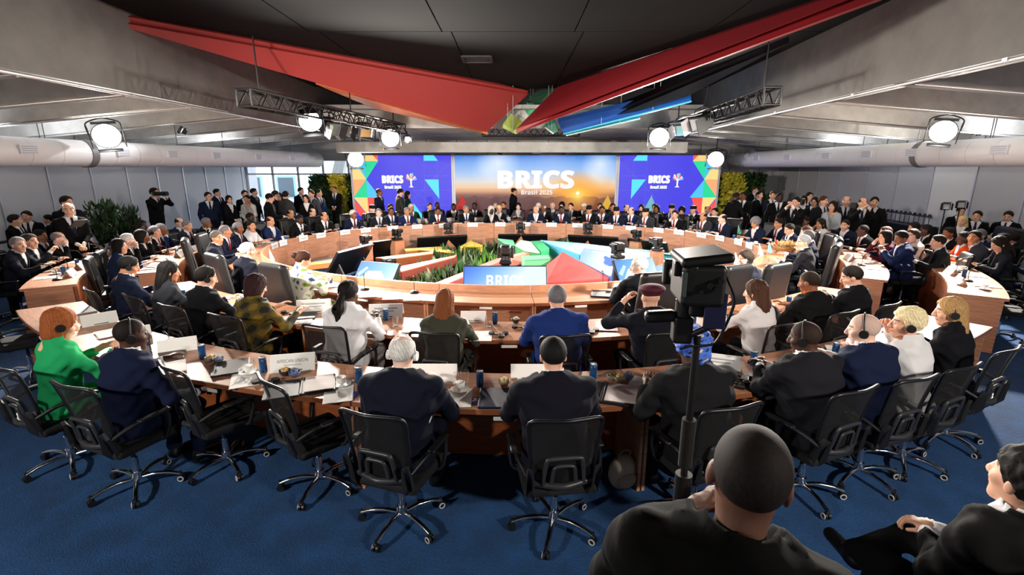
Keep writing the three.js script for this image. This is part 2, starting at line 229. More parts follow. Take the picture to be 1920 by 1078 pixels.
// unlit fixtures on the trusses
function fixture(label, pos, turn, tilt) {
  const t = thing('stage_fixture', label, 'lamp', [pos.x, pos.y, pos.z], turn); const put = (n, g, m) => { g.rotateX(tilt); return part(n, g, m, t); };
  put('housing', rb(.34, .3, .3, .03), black); put('reflector', bx(.28, .24, .02, 0, 0, .16), M('#c9ccd2', .2, .8)); put('fins', mg([-2, -1, 0, 1, 2].map(k => bx(.3, .012, .05, 0, k * .05, -.16))), M('#202024', .5));
  put('barn_door', bx(.32, .012, .2, 0, .17, .25).rotateX(-.2), M('#d5d5d8', .3, .5)); put('barn_door', bx(.012, .3, .2, .19, 0, .25), black); put('barn_door', bx(.012, .3, .2, -.19, 0, .25), M('#d5d5d8', .3, .5));
  part('yoke', tube([[.2, 0, 0], [.2, .22, 0], [0, .28, 0], [-.2, .22, 0], [-.2, 0, 0]], .014, 20, 6), black, t);
}
fixture('dark square stage fixture beside the blazing truss lamp', A(617, 236, 10.9), 1.0, .5);
fixture('dark square stage fixture further along the truss with a bright reflector', A(640, 240, 12), .8, .5);
fixture('dark stage fixture before the twin lamp', A(682, 243, 13), .6, .5);
fixture('large dark stage fixture with white barn doors on the truss beyond the blue blade', A(1316, 228, 10.3), -1.1, .45);
fixture('dark stage fixture between the barn-door fixture and the blazing lamp', A(1282, 240, 12), -.8, .45);

// ---------- LED screens ----------
function emblem(g, x, y, s) {                         // little tree of coloured rays
  const cols = ['#ff5a57', '#ffd8a0', '#ffffff', '#ff7d6a', '#ffe9a8', '#6fe0ff', '#ff6a6a', '#ffffff', '#7fc8ff'];
  for (let i = 0; i < 9; i++) { const a = Math.PI * (1.0 + (i + .5) / 9); g.fillStyle = cols[i]; g.beginPath(); g.moveTo(x, y); g.arc(x, y - s * .08, s * (.5 + .06 * (i % 3)), a - .16, a + .13); g.closePath(); g.fill(); }
  g.fillStyle = '#ffffff'; g.beginPath(); g.moveTo(x - s * .1, y - s * .2); g.lineTo(x + s * .1, y - s * .2); g.lineTo(x + s * .08, y + s * .42); g.lineTo(x + s * .28, y + s * .55); g.lineTo(x - s * .28, y + s * .55); g.lineTo(x - s * .08, y + s * .42); g.closePath(); g.fill();
}
function sideArt(flip) {
  return (g, w, h) => {
    g.fillStyle = '#4b46ea'; g.fillRect(0, 0, w, h); const X = u => (flip ? 1 - u : u) * w, P = (c, pts) => { g.fillStyle = c; g.beginPath(); pts.forEach(([u, v], i) => g[i ? 'lineTo' : 'moveTo'](X(u), v * h)); g.closePath(); g.fill(); };
    g.strokeStyle = 'rgba(120,150,255,.5)'; g.lineWidth = 2; for (const [a, b, c, d] of [[.72, .28, .98, .28], [.6, .48, .98, .48], [.6, .69, .98, .69], [.85, 0, .85, 1], [.72, 0, .72, .7], [.6, .69, .98, 1], [.74, .4, .98, .1], [.6, .48, .98, .9], [.85, .28, .6, .6]]) { g.beginPath(); g.moveTo(X(a), b * h); g.lineTo(X(c), d * h); g.stroke(); }
    P('#59e6ff', [[.72, 0], [.82, 0], [.86, .075], [.72, .075]]); P('#59e6ff', [[.72, .33], [.86, .33], [.86, .6]]); P('#59e6ff', [[.6, .66], [.72, .9], [.68, 1], [.6, 1]]);
    P('#ff5b55', [[0, 0], [.27, 0], [.27, .08], [.22, 0]]); P('#ffd489', [[0, 0], [.22, 0], [.27, .08], [0, .08]]);
    P('#2ee0a0', [[0, .08], [.27, .08], [.14, .33]]); P('#49c9f0', [[0, .08], [.14, .08], [.14, .33], [.09, .2]]); P('#ffe08d', [[0, .16], [.09, .2], [.14, .33], [0, .33]]); P('#ffb27b', [[0, .33], [.14, .33], [0, .58]]);
    P('#2ee0a0', [[.14, .33], [.14, .58], [0, .58]]); P('#55ccff', [[.14, .33], [.27, .58], [.14, .58]]);
    P('#ffe08d', [[0, .58], [.14, .58], [.14, .84]]); P('#ff5b55', [[.14, .58], [.25, .58], [.22, .72], [.14, .84]]); P('#ff5b55', [[0, .6], [.14, .84], [.05, .84], [0, .72]]); P('#3a30c8', [[0, .84], [.14, .84], [.2, .74], [.3, 1], [0, 1]]);
    const cx = flip ? .41 : .4; g.textAlign = 'center'; g.fillStyle = '#ffffff'; g.font = `bold ${Math.round(h * .13)}px sans-serif`; g.lineWidth = h * .016; g.strokeStyle = '#fff'; g.lineJoin = 'round'; g.strokeText('BRICS', cx * w, h * .375); g.fillText('BRICS', cx * w, h * .375);
    g.font = `bold ${Math.round(h * .055)}px sans-serif`; g.lineWidth = h * .006; g.strokeText('Brasil 2025', cx * w, h * .455); g.fillText('Brasil 2025', cx * w, h * .455); emblem(g, (cx + .185) * w, h * .35, h * .16);
  };
}
function sunset(g, w, h) {
  const q = g.createLinearGradient(0, 0, 0, h); for (const [t, c] of [[0, '#3d78d2'], [.1, '#6ea5ee'], [.24, '#9fc3f2'], [.36, '#dcd9da'], [.44, '#f2c99c'], [.5, '#d69a74'], [.55, '#7f5450'], [.68, '#6a3638'], [1, '#4a2426']]) q.addColorStop(t, c); g.fillStyle = q; g.fillRect(0, 0, w, h);
  const sx = w * .765, sy = h * .52; let r = g.createRadialGradient(sx, sy, 2, sx, sy, w * .24); r.addColorStop(0, 'rgba(255,255,220,1)'); r.addColorStop(.08, 'rgba(255,225,90,1)'); r.addColorStop(.3, 'rgba(255,180,45,.75)'); r.addColorStop(1, 'rgba(255,160,80,0)'); g.save(); g.translate(sx, sy); g.scale(1.25, .62); g.translate(-sx, -sy); g.fillStyle = r; g.fillRect(-w, -h, 3 * w, 3 * h); g.restore();
  for (const [x, y, s, a] of [[.27, .1, .14, .65], [.2, .2, .1, .3], [.9, .12, .12, .7], [.86, .28, .1, .35]]) { r = g.createRadialGradient(w * x, h * y, 1, w * x, h * y, w * s); r.addColorStop(0, `rgba(255,255,255,${a})`); r.addColorStop(1, 'rgba(255,255,255,0)'); g.fillStyle = r; g.fillRect(0, 0, w, h * .5); }
  g.fillStyle = 'rgba(82,42,46,.6)'; g.beginPath(); g.moveTo(0, h * .56); for (let i = 0; i <= 40; i++) g.lineTo(w * i / 40, h * (.575 + .012 * Math.sin(i * .9) + .01 * Math.sin(i * 2.3))); g.lineTo(w, h); g.lineTo(0, h); g.fill();
  r = g.createRadialGradient(sx, h * .56, 2, sx, h * .56, w * .16); r.addColorStop(0, 'rgba(255,225,110,.95)'); r.addColorStop(.35, 'rgba(255,170,45,.6)'); r.addColorStop(1, 'rgba(230,120,40,0)'); g.fillStyle = r; g.fillRect(0, 0, w, h);
  g.fillStyle = '#ffffe8'; g.beginPath(); g.arc(sx, sy, h * .024, 0, 7); g.fill();
  g.textAlign = 'center'; g.fillStyle = g.strokeStyle = 'rgba(248,246,255,.93)'; g.lineJoin = 'round'; g.lineWidth = h * .02; g.font = `bold ${Math.round(h * .32)}px sans-serif`; g.save(); g.translate(w * .5, h * .445); g.scale(1.2, 1); g.fillText('BRICS', 0, 0); g.strokeText('BRICS', 0, 0); g.restore(); g.font = `bold ${Math.round(h * .085)}px sans-serif`; g.fillText('Brasil 2025', w * .51, h * .54);
}
const screenMat = (t, k) => new THREE.MeshStandardMaterial({ color: 0x050505, emissive: 0xffffff, emissiveMap: t, emissiveIntensity: k, roughness: .5 });
function ledWall(label, px0, px1, tex, k, n, lightCol) {
  const z = -19, x0 = A(px0, 345, 19).x, x1 = A(px1, 345, 19).x, W = x1 - x0, y0 = .12, y1 = A(960, 291, 19).y, H = y1 - y0;
  const t = thing('led_screen', label, 'screen', [(x0 + x1) / 2, 0, z]), m = screenMat(tex, k);
  part('cabinet', bx(W, H + .06, .16, 0, (y0 + y1) / 2, -.1), black, t); for (const e of [-1, 1]) part('support', bx(.1, y0 + .04, .5, e * W * .4, .06, -.12), black, t); part('support', bx(.1, .16, .4, 0, .08, -.12), black, t);
  for (let i = 0; i < n; i++) { const g = new THREE.PlaneGeometry(W / n - .001, H); const uv = g.attributes.uv; for (let j = 0; j < uv.count; j++) uv.setX(j, (i + uv.getX(j)) / n); part('screen_panel', g.translate(-W / 2 + W * (i + .5) / n, (y0 + y1) / 2, .0), m, t); }
  for (const e of [-1, 1]) part('frame_strip', bx(.07, H + .04, .05, e * (W / 2 - .0), (y0 + y1) / 2, .02), M('#e6e9f5', .5), t);
  const L = new THREE.RectAreaLight(lightCol, k * .35, W * .95, H * .9); L.position.set((x0 + x1) / 2, (y0 + y1) / 2, z + .08); L.lookAt((x0 + x1) / 2, (y0 + y1) / 2, 0); scene.add(L);
}
ledWall('wide sunset screen with large white letters between the two blue screens', 852, 1155, canvasTex(2048, 920, sunset), 1.0, 4, 0xc9b3b0);
ledWall('blue screen with colour triangles beside the yellow-green living wall', 661, 849, canvasTex(1024, 600, sideArt(false)), 1.0, 3, 0x6a68f0);
ledWall('blue screen with colour triangles on the sun side of the sunset screen', 1158, 1346, canvasTex(1024, 600, sideArt(true)), 1.0, 3, 0x6a68f0);
// ---------- rings of curved desks ----------
const woodTex = noiseTex(512, (u, v) => { const s = gA(u * .5, v * 6 % 1) * .5 + gB(u, (v * 9) % 1) * .35 + .06 * Math.sin(v * 260 + 8 * gA(u, v)), n = 1 + s * .55; return [184 * n, 130 * n, 98 * n]; });
const wood = new THREE.MeshPhysicalMaterial({ map: woodTex, roughness: .38, clearcoat: .15, clearcoatRoughness: .4, side: THREE.DoubleSide });
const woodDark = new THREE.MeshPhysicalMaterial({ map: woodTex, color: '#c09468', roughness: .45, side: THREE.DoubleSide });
const woodEdge = M('#8a5232', .45);
const D = Math.PI / 180;
function rp(a, b, ph) { const c = Math.cos(ph), s = Math.sin(ph), e = s > 0 ? 2 / 1.7 : 1; return V(a * sg(c) * Math.pow(Math.abs(c), e), 0, CZ + b * s); }
const RING = { 1: { ai: 5.0, bi: 3.8, ao: 5.58, bo: 4.38 }, 2: { ai: 6.35, bi: 5.13, ao: 6.92, bo: 5.7 }, 3: { ai: 7.6, bi: 6.51, ao: 8.2, bo: 7.11 } };
function ringPrism(i0, i1, ph0, ph1, y0, y1, n = 7, sc = 1) {      // i = [a,b] inner and outer ellipse
  const P = [], uv = [], I = [], q = []; let run = 0;
  for (let k = 0; k <= n; k++) { const ph = ph0 + (ph1 - ph0) * k / n, p = rp(i0[0], i0[1], ph), r = rp(i1[0], i1[1], ph); q.push([p, r]); if (k) run += r.distanceTo(q[k - 1][1]); q[k].push(run); }
  const face = (a, b, c, d, ua, ub) => { const s = P.length / 3; for (const v of [a, b, c, d]) P.push(v.x, v.y, v.z); uv.push(...ua, ...ub); I.push(s, s + 1, s + 2, s, s + 2, s + 3); };
  const at = (v, y) => V(v.x, y, v.z);
  for (let k = 0; k < n; k++) {
    const [a, b, u0] = q[k], [c, d, u1] = q[k + 1], w = a.distanceTo(b), h = y1 - y0;
    face(at(a, y1), at(b, y1), at(d, y1), at(c, y1), [u0, 0, u0, w], [u1, w, u1, 0]); face(at(a, y0), at(c, y0), at(d, y0), at(b, y0), [u0, 0, u1, 0], [u1, w, u0, w]);
    face(at(a, y0), at(a, y1), at(c, y1), at(c, y0), [u0, 0, u0, h], [u1, h, u1, 0]); face(at(b, y0), at(d, y0), at(d, y1), at(b, y1), [u0, 0, u1, 0], [u1, h, u0, h]);
  }
  for (const k of [0, n]) { const [a, b] = q[k], w = a.distanceTo(b), h = y1 - y0; if (k) face(at(a, y0), at(a, y1), at(b, y1), at(b, y0), [0, 0, 0, h], [w, h, w, 0]); else face(at(a, y0), at(b, y0), at(b, y1), at(a, y1), [0, 0, w, 0], [w, h, 0, h]); }
  const g = new THREE.BufferGeometry(); g.setAttribute('position', new THREE.Float32BufferAttribute(P, 3)); g.setAttribute('uv', new THREE.Float32BufferAttribute(uv, 2)); g.setIndex(I); const h = g.toNonIndexed(); h.computeVertexNormals(); return h;
}
const ringName = { 1: 'inner', 2: 'second', 3: 'outer' };
function desk(ring, ph0, ph1, label, group) {
  const r = RING[ring], e = .0009, t = thing('curved_desk', label, 'desk', [0, 0, 0], 0, group), a = ph0 + e, b = ph1 - e;
  part('tabletop', ringPrism([r.ai + (ring === 1 ? .02 : -.02), r.bi + (ring === 1 ? .02 : -.02)], [r.ao, r.bo], a, b, .715, .75), wood, t);
  part('edge_band', ringPrism([r.ao, r.bo], [r.ao + .006, r.bo + .006], a, b, .712, .748), woodEdge, t);
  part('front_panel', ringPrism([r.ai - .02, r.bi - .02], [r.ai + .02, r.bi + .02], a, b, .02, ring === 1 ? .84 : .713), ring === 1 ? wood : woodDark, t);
  const w = .028 / r.ao;
  for (const [p, q] of [[a, a + w], [b - w, b]]) part('side_panel', ringPrism([r.ai + .03, r.bi + .03], [r.ao - .04, r.bo - .04], p, q, 0, .714, 1), wood, t);
  if (ring !== 1 || (ph0 > 40 * D && ph1 < 140 * D)) { const m = (a + b) / 2, p = rp(r.ao + .012, r.bo + .012, m), n = rp(r.ao + .5, r.bo + .5, m).sub(p); const pl_ = part('cable_plate', rb(.16, .03, .012, .006, 0, 0, 0), M('#e8e8e8', .4), t); pl_.position.set(p.x, .69, p.z); pl_.rotation.y = Math.atan2(n.x, n.z); }
}
function deskRun(ring, d0, d1, n, where) { for (let k = 0; k < n; k++) desk(ring, (d0 + (d1 - d0) * k / n) * D, (d0 + (d1 - d0) * (k + 1) / n) * D, `curved wooden desk section of the ${ringName[ring]} ring${where}`, `${ringName[ring]} ring desks${where}`); }
deskRun(1, 56, 85.5, 2, ' by the red pyramid'); deskRun(1, 85.5, 124, 2, ' by the bare white papers'); deskRun(1, 124, 180, 4, ' by the floral dress'); deskRun(1, 180, 240, 4, ' facing the potted plants'); deskRun(1, 240, 300, 5, ' under the sunset screen'); deskRun(1, 300, 360, 4, ' facing the flower basket'); deskRun(1, 0, 56, 4, ' by the floor flower arrangement');
deskRun(2, 43, 83, 2, ' by the white jackets'); deskRun(2, 83, 98, 1, ' by the royal blue suit'); deskRun(2, 98, 142, 3, ' by the olive blouse'); deskRun(2, 152.4, 200, 3, ' along the potted plants'); deskRun(2, 200, 340, 7, ' under the screens'); deskRun(2, 340, 393, 3, ' along the press crowd');
deskRun(3, 48, 80.5, 2, ' by the blue head wrap'); deskRun(3, 80.5, 101, 1, ' under the two navy suits'); deskRun(3, 101, 120, 1, ' behind the empty chairs'); deskRun(3, 120, 139, 1, ' by the emerald suit'); deskRun(3, 149, 205, 4, ' along the panelled wall'); deskRun(3, -25, 36, 4, ' along the black chairs');
// seat on a ring: the place whose head shows at that pixel
function seat(ring, px, py, hh = 1.21, off = .34, lo = 0, hi = 360) {
  const r = RING[ring]; let best = null, bd = 1e9;
  for (let d = lo; d < hi; d += .2) { const p = rp(r.ao + off - .12, r.bo + off - .12, d * D); p.y = hh; if (p.z > -1) continue; const q = proj(p), e = (q[0] - px) ** 2 + ((q[1] - py) * .4) ** 2; if (e < bd) { bd = e; best = d; } }
  const p = rp(r.ao + off, r.bo + off, best * D), i = rp(r.ai, r.bi, best * D); const e1 = rp(r.ao + off, r.bo + off, (best + .5) * D), e0 = rp(r.ao + off, r.bo + off, (best - .5) * D), tx = e1.x - e0.x, tz = e1.z - e0.z; let nx = -tz, nz = tx; if (nx * (i.x - p.x) + nz * (i.z - p.z) < 0) { nx = -nx; nz = -nz; }
  return { x: p.x, z: p.z, turn: Math.atan2(nx, nz), deg: best };
}
// ---------- the garden in the middle ----------
const BLACK2 = M('#08080a', .4), pedWood = wood;
// pedestals with remote cameras
const camGeo = {
  base: mg([rb(.15, .05, .17, .015, 0, .025, 0), cy(.055, .05, .05, 0, .07, 0)]), arm: mg([rb(.03, .14, .07, .01, .085, .14, 0), rb(.03, .14, .07, .01, -.085, .14, 0), rb(.2, .03, .08, .01, 0, .09, 0)]),
  head: mg([rb(.13, .12, .17, .03, 0, .17, .01), cy(.04, .045, .06, 0, 0, 0).rotateX(Math.PI / 2).translate(0, .17, .12)]), lens: cy(.034, .034, .012, 0, 0, 0, 16).rotateX(Math.PI / 2).translate(0, .17, .15),
};
function ptz(label, pos, turn, s = 1.25) { const t = thing('robotic_camera', label, 'camera', pos, turn, 'robotic cameras in the garden'); part('base', camGeo.base, BLACK2, t); part('arm', camGeo.arm, BLACK2, t); const h = part('camera_head', camGeo.head, BLACK2, t); part('lens', camGeo.lens, M('#1b2530', .08), h); t.scale.setScalar(s); }
function pedestal(label, cl, px, pyTop, fwd, turn, w = .27) {
  const p = A(px, pyTop, fwd), h = p.y; const t = thing('camera_pedestal', label, 'pedestal', [p.x, 0, p.z], turn * .3, 'wooden camera pedestals'); part('post', rb(w, h, w, .01, 0, h / 2, 0), wood, t); part('cap_plate', rb(w + .01, .02, w + .01, .006, 0, h - .005, 0), woodEdge, t);
  ptz(cl, [p.x, h + .005, p.z], turn);
}
pedestal('wooden pedestal before the black slanted monitor at the orange planter', 'robotic camera on the pedestal at the orange planter', 684, 464, 11.3, 2.4);
pedestal('wooden pedestal behind the gold planter strip', 'robotic camera on the pedestal behind the gold planter strip', 744, 450, 12.3, 2.6);
pedestal('wooden pedestal splitting a black monitor over the gold planter', 'robotic camera on the pedestal over the gold planter', 841, 438, 13.1, 2.9);
pedestal('slim wooden pedestal below the walking man', 'robotic camera on the slim pedestal below the walking man', 976, 437, 13.3, 3.1, .2);
pedestal('wooden pedestal behind the pale blue slab', 'robotic camera on the pedestal behind the pale blue slab', 1102, 439, 13.1, -2.9);
pedestal('wooden pedestal at the white end of the pale slab', 'robotic camera on the pedestal at the white end of the pale slab', 1194, 452, 12.3, -2.6);
pedestal('wooden pedestal beside the tilted monitor showing the dome', 'robotic camera on the pedestal beside the tilted monitor', 1232, 470, 10.6, -2.3, .24);
ptz('robotic camera low among the red planks', [A(725, 492, 9.9).x, .26, -9.9], 2.4, 1.35); solo('camera_box', 'low dark box carrying a camera among the red planks', 'box', rb(.26, .26, .26, .01, 0, .13, 0), BLACK2, [A(725, 492, 9.9).x, 0, -9.9]);
ptz('robotic camera on the top edge of the central monitor', [A(948, 492, 7.75).x, .88, -7.75], 3.1, 1.3); solo('camera_post', 'black post carrying a camera behind the central monitor', 'post', rb(.14, .88, .14, .01, 0, .44, 0), BLACK2, [A(948, 492, 7.75).x, 0, -7.75]);
ptz('robotic camera behind the tilted monitor with blue picture', [A(1158, 485, 9.6).x, .62, -9.6], -2.7, 1.4); solo('camera_post', 'wooden post carrying a camera behind the tilted blue monitor', 'post', rb(.24, .62, .24, .01, 0, .31, 0), wood, [A(1158, 485, 9.6).x, 0, -9.6]);
// floor monitors on slanted black stands; the picture side faces the delegates
const monTex = canvasTex(1024, 400, (g, w, h) => { const q = g.createLinearGradient(0, 0, w * .3, h); q.addColorStop(0, '#2f6cf0'); q.addColorStop(.55, '#7fb6fb'); q.addColorStop(1, '#d6e7fb'); g.fillStyle = q; g.fillRect(0, 0, w, h); g.textAlign = 'center'; g.fillStyle = 'rgba(255,255,255,.92)'; g.font = `bold ${h * .44}px sans-serif`; g.fillText('BRICS', w * .5, h * .55); });
const monTexB = canvasTex(512, 320, (g, w, h) => { const q = g.createLinearGradient(0, 0, w, h); q.addColorStop(0, '#1f7fd6'); q.addColorStop(.5, '#6db9ea'); q.addColorStop(1, '#e9e4f2'); g.fillStyle = q; g.fillRect(0, 0, w, h); g.fillStyle = 'rgba(240,244,255,.75)'; g.beginPath(); g.moveTo(0, h); g.lineTo(w * .28, h * .35); g.lineTo(w * .62, h * .32); g.lineTo(w, h); g.fill(); g.fillStyle = 'rgba(255,255,255,.6)'; g.beginPath(); g.moveTo(w * .02, h * .5); g.lineTo(w * .2, h * .18); g.lineTo(w * .26, h * .25); g.lineTo(w * .1, h * .6); g.fill(); });
function monitor(label, pos, turn, tilt, tex, w = 1.3, h = .72, y = .5, k = 1.2) {
  const t = thing('floor_monitor', label, 'monitor', pos, turn, 'slanted floor monitors'); const rot = g => g.rotateX(-tilt).translate(0, y, 0);
  part('bezel', rot(rb(w, h, .06, .012, 0, 0, -.03)), BLACK2, t);
  const sc = part('screen_picture', rot(new THREE.PlaneGeometry(w - .04, h - .04).translate(0, 0, .004)), tex ? screenMat(tex, k) : M('#0a0d12', .15), t);
  part('stand', mg([slab([V(-w * .36, 0, .16), V(-w * .36, 0, -.34), V(-w * .36, y, -.1)], V(.04, 0, 0)), slab([V(w * .36, 0, .16), V(w * .36, 0, -.34), V(w * .36, y, -.1)], V(-.04, 0, 0)), bx(w * .72, .04, .5, 0, .02, -.09)]), BLACK2, t);
  if (tex) { const L = new THREE.RectAreaLight(0xa9cdf6, k * .3, w * .9, h * .9); t.add(L); L.position.set(0, y + .02, .03); L.rotation.set(-tilt, Math.PI, 0); L.rotation.set(tilt, Math.PI, 0); }
}
monitor('central slanted monitor with blue picture and white letters', [A(947, 512, 7.35).x, 0, -7.35], 0, .45, monTex, 1.32, .62, .62);
monitor('slanted monitor with pale sky picture beside the red planks', [A(702, 500, 8.5).x, 0, -8.5], -.35, .75, monTexB, .84, .56, .52);
monitor('tilted monitor with bright blue picture beside the flower arrangement', [A(1196, 497, 8.6).x, 0, -8.6], .35, .62, monTexB, .86, .56, .55);
monitor('pale blue lit monitor half hidden by the shoulder camera rig', [A(1256, 505, 9).x, 0, -9], .5, .5, monTexB, .6, .5, .38);
const backMon = (label, px, py, f, turn, w = 1.35, h = .62) => monitor(label, [A(px, py, f).x, 0, -f], turn, .5, monTex, w, h, .36, .8);
backMon('black-backed slanted monitor under the walking man', 980, 442, 13.35, Math.PI); backMon('black-backed slanted monitor behind the gold planter pedestal', 828, 450, 13.0, Math.PI + .35); backMon('black-backed slanted monitor behind the pale blue slab', 1113, 452, 13.0, Math.PI - .35); backMon('black-backed slanted monitor at the white slab end', 1218, 464, 12.2, Math.PI - .8, 1.1); backMon('black-backed slanted monitor behind the orange strip', 714, 463, 12.2, Math.PI + .8, 1.1); 
monitor('tall black monitor seen from its side beside the floral dress', [A(652, 487, 10).x, 0, -10], Math.PI + 1.25, .62, monTex, 1.2, .74, .5, .8);
// coloured folded planks and pyramids
function plank(label, pts, hex, hh, side, cat = 'planter') {        // pts: ring of points on the top face; sides go down by hh
  const t = thing('garden_sculpture', label, cat, [0, 0, 0], 0, 'coloured garden panels'); part('top_face', slab(pts, V(0, -.025, 0)), M(hex, .5), t);
  const n = pts.length; for (let i = 0; i < n; i++) { const a = pts[i], b = pts[(i + 1) % n]; const ya = a.y - .02, yb = b.y - .02; if (Math.max(ya, yb) < .03) continue; const d = V(b.x - a.x, 0, b.z - a.z), nn = V(-d.z, 0, d.x).normalize().multiplyScalar(.015); part('side_board', slab([V(a.x, Math.max(0, a.y - hh), a.z), V(b.x, Math.max(0, b.y - hh), b.z), V(b.x, yb, b.z), V(a.x, ya, a.z)], nn), M(side ?? hex, .55), t); }
}
plank('coral red pyramid face in front of the desks', [U(1024, 530, .42), U(1022, 500, .62), A(1055, 472, 9.3), U(1142, 521, .5)], '#f2504f', .9, '#c83c3c');
plank('slate blue slanted slab beside the coral pyramid', [A(1086, 489, 9.2), A(1095, 464, 10), A(1152, 486, 9.3), A(1146, 519, 8.3)], '#4d72bd', .9, '#35508c');
plank('pale sky blue slab sloping towards the white end', [A(1013, 450, 12.2), A(1092, 456, 12.2), A(1240, 474, 11.6), A(1208, 482, 10.6), A(1095, 464, 10.6), A(1087, 476, 10.2)], '#8fd3ee', .5, '#4aa3c9');
plank('white slab at the end of the pale blue slab', [A(1096, 463, 10.9), A(1232, 480, 10.9), A(1150, 492, 9.6)], '#e4f2f6', .4, '#bcd6de');
plank('teal floor wedge behind the white slab', [A(1130, 461, 12.1), A(1250, 478, 11.4), A(1290, 482, 11), A(1240, 470, 12)], '#3d9a9a', .3);
plank('mint green folded slab behind the ferns', [A(933, 447, 12), A(962, 450, 12.2), A(966, 460, 11.2), A(950, 458, 11.2)], '#67cf97', .3, '#1f5c3d');
plank('pale green bright slab at the middle of the garden', [A(976, 450, 11.7), A(995, 453, 11.6), A(1012, 473, 10.2), A(984, 469, 10.4), A(966, 459, 11)], '#bdf2c4', .35, '#3b8a58');
plank('emerald slab joining the pale green and blue slabs', [A(995, 452, 11.9), A(1014, 451, 12), A(1030, 465, 11), A(1014, 472, 10.6)], '#2fa368', .3);
plank('green plank across the low ferns', [A(978, 480, 9.6), A(1028, 478, 9.6), A(1032, 484, 9.2), A(984, 487, 9.2)], '#5fae7c', .25);
plank('long salmon plank running beside the central monitor', [A(812, 532, 7.6), A(838, 532, 7.5), A(950, 484, 9.8), A(938, 482, 9.9)], '#ee6f66', .3, '#b0463f');
plank('salmon plank crossing the middle of the garden', [A(938, 482, 9.9), A(950, 484, 9.7), A(996, 473, 10.4), A(990, 471, 10.6)], '#e88a78', .2);
plank('long red-orange planter board beside the plants', [A(748, 500, 9.3), A(856, 478, 10.6), A(853, 482, 10.3), A(752, 509, 8.9)], '#e05a35', .34, '#7c2a16');
plank('orange planter board behind the red-orange one', [A(704, 483, 10.9), A(812, 471, 11.7), A(812, 475, 11.4), A(735, 485, 10.6)], '#e07a38', .3, '#8a3f17');
plank('gold bent planter board before the black monitors', [A(758, 466, 12.2), A(828, 462, 12.6), A(852, 473, 11.6), A(846, 474, 11.5), A(826, 466, 12.2), A(760, 470, 11.9)], '#e2a13c', .26, '#8a5a1c');
plank('yellow bent planter strip near the ferns', [A(862, 462, 12.4), A(882, 451, 12.9), A(906, 460, 12.4), A(903, 463, 12.2), A(882, 455, 12.6), A(865, 465, 12.2)], '#d8c04c', .2);
plank('low orange strip on the floor by the floral dress', [A(576, 492, 10.2), A(640, 486, 10.4), A(640, 490, 10), A(574, 498, 9.8)], '#d9803f', .1);
plank('dark grey wedge on the floor behind the orange strip', [A(590, 487, 10.7), A(655, 479, 11.2), A(650, 486, 10.6), A(585, 492, 10.3)], '#3b4552', .15);
// plants: stems with separate leaves
const leafGeo = (L, w, b) => { const g = new THREE.PlaneGeometry(w, L, 2, 4).translate(0, L / 2, 0), p = g.attributes.position; for (let i = 0; i < p.count; i++) { const t = p.getY(i) / L, k = Math.sin(Math.PI * Math.min(1, .12 + t * .9)); p.setXYZ(i, p.getX(i) * k, p.getY(i) * (1 - .15 * t * b), -b * L * .5 * t * t + Math.abs(p.getX(i)) * .25); } g.computeVertexNormals(); return g; };
const leafM = h => M(h, .6, 0, { transmission: .15 });
function clump(name, label, cat, pos, n, L, w, spread, hexes, group, R, hgt = .25) {
  const t = thing(name, label, cat, pos, 0, group), G = hexes.map(() => []);
  for (let i = 0; i < n; i++) { const a = R() * 6.283, r = Math.sqrt(R()) * spread, g = leafGeo(L * (.6 + R() * .7), w * (.7 + R() * .6), .5 + R()); g.rotateX(.35 + R() * 1.15).rotateY(a + R()).translate(Math.cos(a) * r * .7, hgt * R() * (1 - r / spread * .5), Math.sin(a) * r * .7); G[i % hexes.length].push(g); }
  G.forEach((l, i) => part('foliage', mg(l), leafM(hexes[i]), t)); part('soil', lathe([[.001, .02], [spread * .7, .015], [spread * .8, 0]], 14), M('#2a2018', .95), t);
}
const Rp = rng(77);
const greens = [['#2f5f24', '#1a3d18'], ['#24491f', '#3c6e2e'], ['#5c9430', '#2f5f24'], ['#1e3018', '#3a5228'], ['#46663c', '#8a9c78']];
[[865, 478], [885, 470], [905, 478], [925, 470], [872, 490], [845, 500], [820, 505], [800, 512], [832, 515], [790, 520], [860, 505], [850, 487], [910, 492], [890, 485], [930, 460], [950, 464], [965, 468], [1000, 492], [985, 496], [1015, 490], [1035, 480], [1045, 468], [1060, 462], [1075, 470], [1085, 480], [1020, 470], [1040, 460], [970, 500], [955, 480], [812, 478], [826, 474], [838, 480], [918, 484], [940, 472], [805, 497], [840, 470], [900, 465], [775, 525]].forEach(([x, y], i) => {
  const p = U(x, y, .3); clump('garden_plant', ['bushy deep green fern in the garden', 'leafy mid green plant in the garden', 'bright lime green plant in the garden', 'dark broad-leaved plant in the garden', 'variegated grey-green plant in the garden'][i % 5], 'plant', [p.x, 0, p.z], 90, .26, i % 5 === 3 ? .14 : .085, .42, greens[i % 5], 'garden plants of one kind', Rp, .3);
});
// rock-like planter edges
for (const [x, y, l] of [[922, 452, 'dark rough stone at the edge of the mint slab'], [1062, 460, 'grey rough stone behind the coral pyramid']]) { const p = U(x, y, .2), g = new THREE.IcosahedronGeometry(.28, 3), q = g.attributes.position; for (let i = 0; i < q.count; i++) { const v = V(q.getX(i), q.getY(i), q.getZ(i)), k = 1 + .18 * Math.sin(v.x * 17 + v.y * 9) * Math.sin(v.z * 13 + v.y * 21); q.setXYZ(i, v.x * k, v.y * k, v.z * k); } g.computeVertexNormals(); solo('garden_stone', l, 'stone', g.translate(0, .2, 0), M('#4d4d4c', .9), [p.x, 0, p.z]); }
